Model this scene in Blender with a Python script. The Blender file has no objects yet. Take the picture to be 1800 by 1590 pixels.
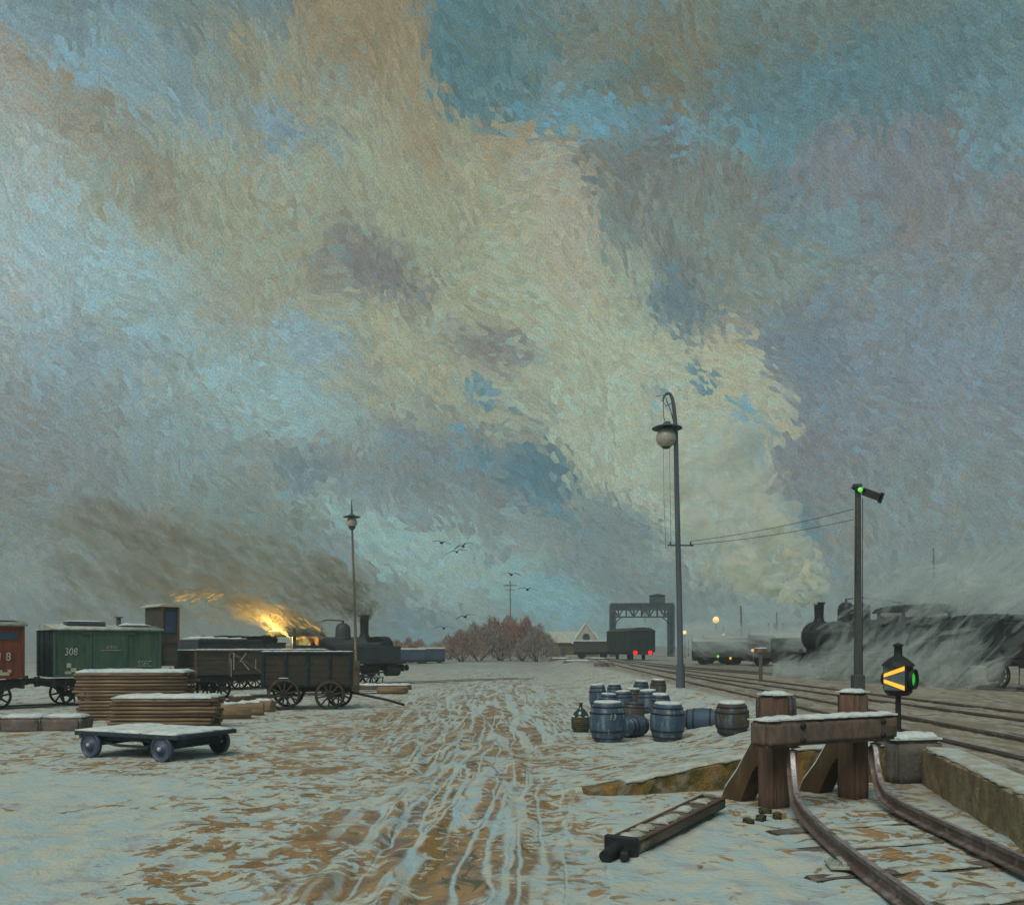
import bpy, bmesh, math, random
import numpy as np
from mathutils import Vector, Matrix
random.seed(7); np.random.seed(7)
R = math.radians
SC = bpy.context.scene
COL = SC.collection
F = 1559.0; HOR = 1135.0; EYE = 2.35          # focal length in photograph pixels, horizon row, eye height

def lin(r, g, b):
    f = lambda c: (c / 255 / 12.92) if c <= 10.3 else ((c / 255 + .055) / 1.055) ** 2.4
    return (f(r), f(g), f(b), 1)

# ------------------------------------------------------------------ camera
cam_d = bpy.data.cameras.new('camera'); cam = bpy.data.objects.new('camera', cam_d); COL.objects.link(cam)
cam.location = (0, 0, EYE); cam.rotation_euler = (R(90), 0, 0)
cam_d.sensor_width = 36; cam_d.lens = 36 * F / 1800; cam_d.shift_y = 340 / 1800
cam_d.clip_start = .1; cam_d.clip_end = 8000
SC.camera = cam
SC.view_settings.view_transform = 'Standard'; SC.view_settings.look = 'None'
SC.view_settings.exposure = 0; SC.view_settings.gamma = 1
SC.cycles.use_adaptive_sampling = True; SC.cycles.adaptive_threshold = .012
SC.cycles.use_denoising = True; SC.cycles.pixel_filter_width = 1.7
SC.cycles.transparent_max_bounces = 40
SC.cycles.max_bounces = 7; SC.cycles.diffuse_bounces = 5; SC.cycles.transmission_bounces = 5; SC.cycles.volume_bounces = 0

# ------------------------------------------------------------------ node helper
class NT:
    def __init__(s, tree): s.t = tree; s.n = tree.nodes; s.l = tree.links
    def new(s, typ, **kw):
        n = s.n.new(typ)
        for k, v in kw.items(): setattr(n, k, v)
        return n
    def put(s, sock, v):
        if hasattr(v, 'is_output') or isinstance(v, bpy.types.NodeSocket): s.l.new(v, sock)
        else: sock.default_value = v
    def math(s, op, a, b=0.0, c=None, clamp=False):
        n = s.new('ShaderNodeMath', operation=op, use_clamp=clamp)
        s.put(n.inputs[0], a); s.put(n.inputs[1], b)
        if c is not None: s.put(n.inputs[2], c)
        return n.outputs[0]
    def vm(s, op, a, b=None):
        n = s.new('ShaderNodeVectorMath', operation=op)
        s.put(n.inputs[0], a)
        if b is not None: s.put(n.inputs[1], b)
        return n.outputs['Value'] if op in ('LENGTH', 'DOT_PRODUCT') else n.outputs[0]
    def scale(s, a, k):
        n = s.new('ShaderNodeVectorMath', operation='SCALE'); s.put(n.inputs[0], a); s.put(n.inputs['Scale'], k); return n.outputs[0]
    def xyz(s, v):
        n = s.new('ShaderNodeSeparateXYZ'); s.l.new(v, n.inputs[0]); return n.outputs
    def comb(s, x, y, z=0.0):
        n = s.new('ShaderNodeCombineXYZ')
        for i, v in enumerate((x, y, z)): s.put(n.inputs[i], v)
        return n.outputs[0]
    def noise(s, v, scale, detail=3, rough=.55, dim='3D', dist=0):
        n = s.new('ShaderNodeTexNoise', noise_dimensions=dim)
        s.l.new(v, n.inputs['Vector']); n.inputs['Scale'].default_value = scale
        n.inputs['Detail'].default_value = detail; n.inputs['Roughness'].default_value = rough
        n.inputs['Distortion'].default_value = dist
        return n.outputs
    def rng(s, v, a, b, c=0.0, d=1.0, smooth=True):
        n = s.new('ShaderNodeMapRange', interpolation_type='SMOOTHSTEP' if smooth else 'LINEAR')
        s.put(n.inputs[0], v)
        for i, k in enumerate((a, b, c, d)): s.put(n.inputs[i + 1], k)
        return n.outputs[0]
    def mix(s, f, a, b, mode='MIX'):
        n = s.new('ShaderNodeMix', data_type='RGBA', blend_type=mode)
        s.put(n.inputs[0], f); s.put(n.inputs[6], a); s.put(n.inputs[7], b)
        return n.outputs[2]
    def mapv(s, v, loc, rot, sc):
        n = s.new('ShaderNodeMapping', vector_type='TEXTURE'); s.l.new(v, n.inputs[0])
        n.inputs[1].default_value = loc; n.inputs[2].default_value = (0, 0, rot); n.inputs[3].default_value = sc
        return n.outputs[0]
    def rotz(s, v, ang):
        n = s.new('ShaderNodeVectorRotate', rotation_type='Z_AXIS'); s.l.new(v, n.inputs['Vector'])
        s.put(n.inputs['Angle'], ang); return n.outputs[0]
    def blob(s, v, loc, rot, sc, nz, amp, lo, hi=1.0):
        d = s.vm('LENGTH', s.mapv(v, loc, rot, sc))
        d = s.math('MULTIPLY_ADD', nz, amp, d)
        return s.rng(d, lo, hi, 1.0, 0.0)

# ------------------------------------------------------------------ sky
SUN_EL, SUN_AZ = 52, 205          # a soft sun behind cloud, behind the camera to the left
world = bpy.data.worlds.new('World'); SC.world = world; world.use_nodes = True
w = NT(world.node_tree); w.n.clear()
def ang(px, py):
    dx = (px - 900) / F; dz = (HOR - py) / F
    return math.atan(dx), math.atan2(dz, math.sqrt(1 + dx * dx))
tc = w.new('ShaderNodeTexCoord').outputs['Generated']
X, Y, Z = w.xyz(w.vm('NORMALIZE', tc))
az = w.math('ARCTAN2', X, Y); el = w.math('ARCSINE', Z)
P = w.comb(az, el)
wn = w.noise(P, 5.0, 2, .5, '2D')
wc = w.vm('SUBTRACT', wn[1], (.5, .5, .5))
Pw = w.vm('ADD', P, w.scale(wc, .09))
# brush dabs: every cloud tone is looked up at the middle of its own dab
def dabs(v, a, sx, sy, jit):
    q = w.rotz(v, -a); q = w.vm('MULTIPLY', q, (sx, sy, 0))
    vo = w.new('ShaderNodeTexVoronoi', voronoi_dimensions='2D', feature='F1')
    w.l.new(q, vo.inputs['Vector']); vo.inputs['Scale'].default_value = 1; vo.inputs['Randomness'].default_value = 1
    c = w.vm('MULTIPLY', vo.outputs['Position'], (1 / sx, 1 / sy, 0)); c = w.rotz(c, a)
    j = w.scale(w.vm('SUBTRACT', vo.outputs['Color'], (.5, .5, .5)), jit)
    return w.vm('ADD', c, j), vo.outputs['Color']
pa, ca = dabs(Pw, R(-38), 78, 165, .045)
pb, cb = dabs(Pw, R(-52), 115, 185, .04)
pick = w.rng(w.math('ADD', w.math('MULTIPLY', az, 1.6), w.math('SUBTRACT', w.noise(P, 14, 3, .6, '2D')[0], .5)), .14, .22)
pick2 = w.math('GREATER_THAN', w.math('ADD', w.xyz(cb)[1], 0.0), .45)
pickf = w.math('MAXIMUM', pick, w.math('MULTIPLY', pick2, .7))
pos = w.new('ShaderNodeMix', data_type='VECTOR'); w.put(pos.inputs[0], w.math('GREATER_THAN', pickf, .5)); w.put(pos.inputs[4], pa); w.put(pos.inputs[5], pb); L0 = pos.outputs[1]
rc = w.mix(w.math('GREATER_THAN', pickf, .5), ca, cb)
# a softer, unbroken share of the same field keeps the cloud masses whole
Lp = w.new('ShaderNodeMix', data_type='VECTOR'); w.put(Lp.inputs[0], .66); w.put(Lp.inputs[4], P); w.put(Lp.inputs[5], L0); Lp = Lp.outputs[1]
rag = w.noise(Lp, 12, 5, .66, '2D')
rag1 = w.math('SUBTRACT', rag[0], .5); rag2 = w.math('SUBTRACT', w.xyz(rag[1])[2], .5)
BLOBS = [  # px, py, rx, ry, degrees, colour, strength, inner edge
 (900, -900, 3000, 800, 0, (96, 116, 118), 1, .2),
 (900, 500, 1300, 600, 0, (126, 134, 126), 1, .1),
 (380, 400, 600, 430, -15, (146, 148, 130), .95, .25),
 # upper left
 (150, 20, 330, 110, 0, (104, 126, 134), .85, .2),
 (90, 110, 200, 90, -15, (124, 150, 160), .85, .2),
 (270, 150, 130, 80, -20, (118, 145, 156), .7, .2),
 (380, 60, 110, 80, -20, (98, 122, 124), .7, .3),
 (610, 40, 180, 110, 0, (138, 124, 98), .95, .3),
 (690, 120, 90, 120, 30, (136, 122, 94), .9, .4),
 (400, 120, 120, 60, -30, (134, 132, 116), .7, .2),
 (470, 25, 60, 40, 0, (96, 122, 134), .9, .4),
 (40, 150, 110, 60, -30, (146, 126, 110), .85, .3),
 (150, 220, 190, 50, -35, (146, 132, 116), .85, .2),
 (520, 150, 150, 80, -30, (142, 138, 116), .7, .2),
 (470, 215, 60, 40, -30, (114, 140, 154), .85, .4),
 (580, 260, 50, 26, -40, (116, 142, 152), .8, .3),
 (240, 300, 220, 60, -30, (134, 134, 118), .7, .2),
 (40, 330, 130, 180, 0, (154, 164, 162), .85, .2),
 (30, 480, 160, 190, 0, (158, 172, 176), .8, .2),
 (220, 470, 260, 90, -25, (142, 166, 170), .85, .25),
 (470, 380, 220, 60, -30, (142, 144, 124), .8, .2),
 (790, 250, 190, 120, -10, (146, 140, 118), .9, .25),
 (750, 400, 240, 160, -30, (146, 148, 124), .85, .2),
 (660, 470, 130, 80, -25, (116, 114, 114), .9, .3),
 (880, 330, 110, 150, 20, (150, 148, 124), .9, .3),
 (450, 600, 200, 70, -25, (140, 140, 124), .7, .2),
 (430, 660, 290, 100, -20, (136, 166, 170), .85, .25),
 (150, 650, 190, 120, 0, (128, 150, 162), .75, .2),
 (560, 600, 80, 50, -30, (130, 156, 168), .8, .4),
 (300, 780, 240, 90, -15, (126, 148, 152), .8, .2),
 (60, 830, 190, 170, 0, (124, 130, 132), .85, .2),
 # top right
 (850, 70, 130, 90, -45, (78, 114, 122), .95, .5),
 (760, 190, 60, 110, 40, (142, 132, 106), .9, .4),
 (930, 245, 110, 40, -20, (144, 132, 106), .9, .4),
 (900, 60, 110, 90, 0, (88, 118, 120), .8, .3),
 (1150, 40, 260, 60, -5, (112, 114, 98), .8, .2),
 (1240, 130, 220, 80, -10, (118, 112, 92), .92, .3),
 (1080, 150, 90, 50, -15, (82, 116, 120), .85, .3),
 (1140, 170, 130, 50, -10, (116, 110, 92), .7, .3),
 (1000, 195, 130, 36, -18, (94, 138, 152), .95, .4),
 (1150, 240, 150, 45, -14, (94, 138, 156), .95, .3),
 (1300, 260, 110, 60, -30, (92, 130, 140), .85, .3),
 (1500, 130, 300, 130, -5, (84, 116, 124), .92, .3),
 (1700, 90, 200, 150, 0, (90, 118, 124), .85, .2),
 (1520, 30, 280, 45, 0, (106, 112, 102), .75, .2),
 (1400, 330, 90, 130, 20, (84, 124, 136), .9, .3),
 (1130, 395, 200, 135, -25, (106, 112, 110), .97, .6),
 (1260, 370, 150, 90, -20, (116, 120, 114), .9, .45),
 (1290, 450, 160, 70, -25, (120, 130, 122), .8, .3),
 (1600, 320, 220, 100, -5, (116, 120, 125), .95, .5),
 (1700, 430, 220, 120, 0, (122, 124, 126), .85, .3),
 (1480, 420, 90, 60, -30, (106, 132, 138), .8, .3),
 (1740, 220, 90, 70, 0, (102, 130, 138), .8, .3),
 (1150, 500, 190, 55, -30, (98, 120, 128), .9, .3),
 (1500, 520, 210, 70, -20, (124, 132, 126), .8, .2),
 (1560, 700, 330, 220, 0, (116, 126, 134), .95, .5),
 (1680, 620, 180, 90, -10, (118, 132, 142), .7, .2),
 (1430, 620, 70, 110, 20, (106, 120, 130), .85, .3),
 (1700, 800, 200, 90, 0, (122, 130, 134), .8, .2),
 (1600, 930, 260, 120, 0, (120, 130, 130), .85, .3),
 (1430, 850, 110, 80, -30, (116, 118, 120), .8, .3),
 # the great pale plume
 (760, 640, 260, 70, -30, (156, 156, 130), .85, .2),
 (680, 720, 150, 50, -25, (150, 152, 130), .75, .2),
 (960, 520, 190, 190, -30, (156, 160, 136), .9, .35),
 (985, 400, 60, 150, 14, (160, 154, 136), .9, .4),
 (1120, 640, 180, 110, -25, (158, 164, 142), .95, .45),
 (1220, 720, 150, 120, -30, (160, 164, 142), .97, .62),
 (1110, 780, 190, 110, -20, (158, 166, 146), .9, .4),
 (1280, 640, 70, 70, -40, (162, 160, 136), .9, .45),
 (1230, 860, 110, 120, -10, (154, 166, 150), .9, .45),
 (1310, 930, 100, 90, -30, (150, 164, 154), .9, .4),
 (1350, 1010, 110, 60, -20, (150, 160, 144), .85, .35),
 (1220, 970, 130, 60, -20, (142, 152, 140), .7, .3),
 (860, 610, 80, 40, -15, (122, 122, 122), .85, .35),
 (850, 690, 50, 22, -25, (92, 132, 146), .85, .4),
 (820, 750, 28, 14, -30, (88, 128, 144), .9, .4),
 (1225, 675, 36, 20, -50, (94, 130, 142), .95, .5),
 (1300, 735, 40, 18, -35, (98, 144, 160), .95, .5),
 (1150, 690, 26, 14, -30, (120, 146, 152), .8, .4),
 (1320, 735, 62, 100, 8, (160, 160, 138), .95, .6),
 (1290, 660, 70, 60, -40, (162, 162, 138), .95, .6),
 (1300, 735, 38, 16, -35, (98, 144, 160), .9, .5),
 (1228, 678, 32, 18, -50, (94, 130, 142), .9, .5),
 (1310, 800, 40, 26, -40, (122, 150, 156), .8, .4),
 # lower centre
 (730, 770, 90, 40, -20, (118, 128, 136), .85, .3),
 (540, 830, 48, 45, 10, (88, 122, 132), .95, .5),
 (640, 860, 190, 70, -15, (118, 128, 132), .85, .3),
 (830, 850, 180, 90, -25, (112, 124, 128), .9, .3),
 (940, 850, 100, 55, -35, (76, 112, 124), .95, .45),
 (850, 800, 60, 24, -20, (88, 124, 136), .9, .4),
 (1000, 910, 120, 40, -35, (96, 124, 132), .85, .3),
 (900, 920, 160, 40, -25, (126, 140, 138), .7, .3),
 (700, 960, 210, 64, -25, (136, 164, 160), .95, .35),
 (850, 1000, 200, 64, -28, (134, 164, 162), .92, .35),
 (1060, 970, 110, 60, -35, (112, 126, 130), .85, .3),
 (720, 1090, 120, 50, -10, (94, 130, 144), .9, .35),
 (860, 1070, 130, 44, -25, (138, 160, 156), .85, .3),
 (980, 1060, 120, 64, 0, (112, 160, 168), .95, .35),
 (1130, 1090, 80, 50, -20, (124, 150, 152), .8, .3),
 (1000, 1130, 330, 50, 0, (124, 156, 160), .85, .2),
 (1290, 1085, 130, 46, 0, (132, 152, 152), .85, .3),
 (1150, 1000, 70, 60, -40, (118, 130, 128), .8, .3),
 (1400, 930, 40, 30, -50, (88, 120, 130), .85, .4),
 (1480, 960, 60, 50, 0, (128, 130, 124), .8, .3),
 (1420, 1070, 60, 40, 0, (126, 146, 150), .85, .3),
 # lower left: murk behind the goods train
 (380, 1010, 400, 110, -8, (112, 116, 102), .92, .35),
 (480, 940, 200, 80, -25, (112, 124, 118), .8, .3),
 (220, 930, 200, 60, -20, (116, 116, 106), .8, .3),
 (210, 1010, 140, 50, 0, (100, 100, 88), .8, .3),
 (60, 1040, 170, 90, 0, (126, 134, 130), .85, .3),
 (570, 1040, 90, 60, 20, (108, 104, 90), .8, .3),
 (300, 1120, 260, 50, 0, (114, 122, 116), .8, .3),
 (610, 960, 60, 50, 0, (122, 136, 142), .75, .3),
]
fld = lin(112, 124, 126)
for i, (px, py, rx, ry, a, c, st, inner) in enumerate(BLOBS):
    u, v = ang(px, py)
    ch = w.new('ShaderNodeVectorMath', operation='MULTIPLY_ADD')      # keeps the long chain of cloud tones in order
    if i: w.l.new(fld, ch.inputs[0])
    ch.inputs[1].default_value = (1e-7,) * 3; w.l.new(Lp, ch.inputs[2])
    m = w.blob(ch.outputs[0], (u, v, 0), R(a), (rx / F * 1.12, ry / F * 1.12, 1), rag1 if i % 2 else rag2, 1.5, inner)
    if st != 1: m = w.math('MULTIPLY', m, st)
    fld = w.mix(m, fld, lin(*c))
# stroke-to-stroke change of tone, bristle streaks, weave
rx_, ry_, rz_ = w.xyz(rc)
val = w.math('MULTIPLY_ADD', rx_, .14, .93)
sv = w.vm('MULTIPLY', w.rotz(Pw, R(38)), (70, 620, 0))
brs = w.noise(sv, 1.0, 2, .6, '2D')[0]
val = w.math('MULTIPLY', val, w.math('MULTIPLY_ADD', brs, .40, .80))
grain = w.noise(P, 520, 2, .6, '2D')[0]
val = w.math('MULTIPLY', val, w.rng(grain, .25, .75, .78, 1.22, False))
tint = w.mix(w.rng(ry_, .78, .98), (1, 1, 1, 1), (.94, 1.01, 1.04, 1))
tint = w.mix(w.rng(rz_, .80, .98), tint, (1.05, 1.0, .93, 1))
mo = w.noise(Lp, 46, 3, .6, '2D'); mx_, my_, mz_ = w.xyz(mo[1])
tint = w.mix(w.math('MULTIPLY', w.rng(mx_, .52, .64), .8), tint, w.mix(1.0, tint, (.80, 1.0, 1.10, 1), 'MULTIPLY'))
tint = w.mix(w.math('MULTIPLY', w.rng(my_, .53, .66), .8), tint, w.mix(1.0, tint, (1.10, .99, .87, 1), 'MULTIPLY'))
val = w.math('MULTIPLY', val, w.rng(mo[0], .36, .64, .9, 1.1, False))
skyc = w.mix(1.0, w.mix(1.0, w.scale(fld, val), tint, 'MULTIPLY'), (.95, 1.035, 1.0, 1), 'MULTIPLY')
nish = w.new('ShaderNodeTexSky', sky_type='NISHITA', sun_disc=False, sun_elevation=R(SUN_EL), sun_rotation=R(SUN_AZ))
b1 = w.new('ShaderNodeBackground'); w.l.new(nish.outputs[0], b1.inputs[0]); b1.inputs[1].default_value = .05
hs = w.new('ShaderNodeHueSaturation'); hs.inputs['Saturation'].default_value = .87; w.l.new(skyc, hs.inputs['Color']); skyc = hs.outputs[0]
b2 = w.new('ShaderNodeBackground'); w.l.new(skyc, b2.inputs[0]); b2.inputs[1].default_value = 1.07
ms = w.new('ShaderNodeMixShader'); ms.inputs[0].default_value = .96
w.l.new(b1.outputs[0], ms.inputs[1]); w.l.new(b2.outputs[0], ms.inputs[2])
wo = w.new('ShaderNodeOutputWorld'); w.l.new(ms.outputs[0], wo.inputs[0])
world.cycles.sampling_method = 'NONE'

sd = bpy.data.lights.new('sun', 'SUN'); sd.energy = 1.9; sd.angle = R(40); sd.color = (1, .95, .86)
sun = bpy.data.objects.new('sun', sd); COL.objects.link(sun)
sdir = Vector((math.sin(R(SUN_AZ)) * math.cos(R(SUN_EL)), math.cos(R(SUN_AZ)) * math.cos(R(SUN_EL)), math.sin(R(SUN_EL))))
sun.rotation_euler = sdir.to_track_quat('Z', 'Y').to_euler()

# ------------------------------------------------------------------ materials
def mat(name, c1, c2=None, rough=.8, scale=4.0, stretch=(1, 1, 1), c3=None, bump=.25, metal=0.0, fine=30, spec=.3):
    m = bpy.data.materials.new(name); m.use_nodes = True
    t = NT(m.node_tree); bs = t.n['Principled BSDF']
    co = t.new('ShaderNodeTexCoord').outputs['Object']
    v = t.vm('MULTIPLY', co, stretch)
    n1 = t.noise(v, scale, 5, .65)
    col = t.mix(t.rng(n1[0], .36, .62), lin(*c1), lin(*(c2 or c1)))
    if c3: col = t.mix(t.rng(t.xyz(n1[1])[1], .52, .66), col, lin(*c3))
    n2 = t.noise(v, fine, 3, .6)
    col = t.mix(1.0, col, t.comb(*[t.math('MULTIPLY_ADD', n2[0], .55, .72)] * 3), 'MULTIPLY')
    t.l.new(col, bs.inputs['Base Color'])
    t.l.new(t.rng(n2[0], .3, .7, rough - .12, min(1, rough + .1)), bs.inputs['Roughness'])
    bs.inputs['Metallic'].default_value = metal; bs.inputs['Specular IOR Level'].default_value = spec
    if bump:
        b = t.new('ShaderNodeBump'); b.inputs['Strength'].default_value = bump; b.inputs['Distance'].default_value = .03
        t.l.new(t.math('ADD', n2[0], t.math('MULTIPLY', n1[0], 1.5)), b.inputs['Height']); t.l.new(b.outputs[0], bs.inputs['Normal'])
    return m
def glow(name, c, e):
    m = bpy.data.materials.new(name); m.use_nodes = True; bs = m.node_tree.nodes['Principled BSDF']
    bs.inputs['Base Color'].default_value = lin(*c); bs.inputs['Emission Color'].default_value = lin(*c)
    bs.inputs['Emission Strength'].default_value = e; bs.inputs['Roughness'].default_value = .4
    return m
M = dict(
 snow=mat('snow', (198, 212, 212), (214, 220, 212), .75, 3, c3=(178, 198, 206), bump=.4, fine=14),
 snow_dirty=mat('dirty_snow', (184, 196, 190), (162, 160, 140), .8, 3, c3=(170, 188, 192), bump=.4, fine=14),
 red=mat('rust_red_boards', (134, 72, 52), (110, 60, 48), .85, 2, (6, 6, .7), (84, 54, 46), .25),
 green=mat('green_paint', (80, 106, 90), (62, 92, 80), .8, 1.6, (3, 3, .5), (84, 100, 78), .2),
 endgreen=mat('dark_green_paint', (36, 52, 56), (28, 42, 50), .85, 2, c3=(44, 62, 62)),
 brown=mat('grey_brown_boards', (88, 80, 66), (70, 66, 58), .85, 1.4, (1, 1, 6), (62, 74, 66)),
 cart=mat('dark_cart_boards', (56, 58, 46), (74, 60, 54), .85, 1.5, (2, 2, 2), (48, 62, 52)),
 iron=mat('black_iron', (40, 45, 47), (31, 36, 38), .6, 3, c3=(48, 50, 48)),
 loco=mat('sooty_black_green', (40, 49, 46), (32, 39, 39), .62, 1.5, c3=(50, 54, 50), spec=.4),
 loco2=mat('sooty_blue_black', (54, 66, 73), (44, 54, 60), .6, 1.5, c3=(54, 60, 66), spec=.4),
 frame=mat('dark_underframe', (46, 50, 48), (54, 54, 50), .8, 3),
 wheelw=mat('brown_wheel_wood', (74, 64, 54), (60, 56, 50), .8, 5, c3=(84, 76, 66)),
 timber=mat('sawn_timber', (146, 124, 96), (122, 102, 80), .85, 1.2, (1, 8, 8), (160, 140, 112), .3),
 timberold=mat('weathered_timber', (116, 92, 72), (96, 78, 64), .85, 2.0, (1, 1, 1), (124, 100, 86), .5, fine=40),
 post=mat('red_brown_post', (124, 96, 82), (102, 80, 68), .85, 2.2, (4, 4, .6), (92, 86, 70), .6),
 strut=mat('olive_brown_strut', (92, 74, 48), (80, 64, 46), .85, 2.2, (3, 3, .8), (100, 84, 62), .6),
 beam=mat('purple_brown_beam', (124, 108, 94), (104, 90, 82), .85, 2.0, (5, 5, 2), (94, 96, 80), .6),
 rail=mat('rusty_rail', (128, 112, 104), (104, 90, 84), .6, 4, (1, 1, 1), (146, 136, 132), .3, .2),
 railtop=mat('worn_rail_top', (176, 170, 170), (146, 138, 138), .42, 4, c3=(112, 98, 90), metal=.5),
 sleeper=mat('sleeper_wood', (112, 102, 92), (90, 84, 76), .9, 2, c3=(130, 124, 116), bump=.5),
 stone=mat('ochre_stone', (144, 114, 62), (88, 84, 48), .9, 2.6, c3=(132, 126, 108), bump=.9),
 stonegrey=mat('grey_stone', (104, 102, 94), (84, 84, 80), .9, 2, c3=(124, 114, 92), bump=.7),
 wallr=mat('pale_ochre_wall', (150, 134, 104), (118, 106, 84), .9, 2.4, c3=(162, 156, 138), bump=.9),
 kerb=mat('purple_stone', (124, 108, 102), (106, 96, 92), .9, 2, c3=(144, 130, 120), bump=.5),
 barrel=mat('blue_barrel', (70, 94, 116), (56, 78, 100), .6, 1.5, (2, 2, .6), (126, 146, 156), .3, spec=.4),
 barreld=mat('dark_barrel', (66, 70, 72), (80, 68, 56), .65, 1.8, (2, 2, .6), (96, 112, 122), .2),
 hoop=mat('barrel_hoop', (48, 56, 64), (70, 62, 54), .5, 5, metal=.6),
 basket=mat('olive_basket', (84, 86, 60), (70, 72, 54), .9, 6, c3=(96, 94, 66), bump=.6),
 glass=mat('dark_green_glass', (36, 60, 50), (28, 50, 44), .12, 2, bump=0, spec=.8),
 polew=mat('blue_grey_pole', (92, 104, 112), (78, 90, 100), .8, 1.2, (3, 3, .3), (96, 96, 92)),
 poleb=mat('brown_grey_pole', (104, 98, 92), (86, 84, 82), .8, 1.2, (3, 3, .3), (116, 104, 92)),
 signalp=mat('signal_post', (78, 82, 76), (66, 72, 72), .8, 1.5, (3, 3, .3), (92, 86, 76)),
 trolley=mat('trolley_iron', (54, 66, 76), (44, 54, 62), .65, 3, c3=(68, 80, 92)),
 twheel=mat('trolley_wheel', (74, 90, 110), (60, 74, 94), .5, 3, spec=.5),
 white=mat('white_paint', (206, 206, 196), (178, 180, 176), .8, 6, bump=.1),
 chalk=mat('faded_white_paint', (172, 176, 166), (140, 146, 136), .9, 8, bump=.1),
 plaster=mat('pale_plaster', (190, 186, 166), (174, 172, 156), .9, 1, c3=(200, 190, 170)),
 ochrewall=mat('ochre_plaster', (120, 98, 62), (98, 84, 58), .9, 1, c3=(88, 86, 66)),
 steel=mat('grey_blue_steel', (74, 90, 98), (64, 76, 84), .7, .6, c3=(88, 92, 90)),
 twig=mat('reddish_twigs', (148, 112, 92), (132, 110, 98), .9, .25, c3=(124, 118, 118), bump=0),
 twig2=mat('violet_grey_twigs', (140, 122, 112), (126, 124, 126), .9, .25, c3=(156, 126, 104), bump=0),
 bark=mat('bark', (80, 66, 58), (68, 60, 56), .9, 3),
 bluew=mat('blue_wagon', (60, 80, 108), (48, 64, 84), .8, 1),
 farwagon=mat('far_dark_wagon', (66, 66, 60), (76, 66, 60), .85, .8, c3=(58, 70, 70)),
 farred=mat('far_red_wagon', (122, 62, 52), (104, 58, 50), .85, .8),
 bird=mat('bird_black', (40, 42, 36), (34, 36, 34), .8, 6, bump=0),
 grate=mat('cab_lining', (128, 96, 76), (100, 80, 66), .7, 4),
 lampglass=mat('milk_glass', (190, 186, 170), (170, 168, 158), .3, 5, c3=(150, 142, 130), bump=.1, spec=.5),
)
E = dict(red=glow('red_lamp', (255, 24, 8), 1.2), orange=glow('orange_red_lamp', (226, 62, 22), .55), warm=glow('warm_lamp', (255, 214, 130), 1.15),
         yel=glow('yellow_pane', (255, 182, 58), .95), green=glow('green_lens', (40, 190, 60), .7), lime=glow('lime_lens', (110, 240, 80), .65),
         amber=glow('amber_lamp', (255, 176, 70), 1.1), white=glow('white_lamp', (255, 244, 225), 1.2), fire=glow('fire', (255, 150, 30), 2.4), dullred=glow('dull_red', (150, 60, 46), .25))

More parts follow.
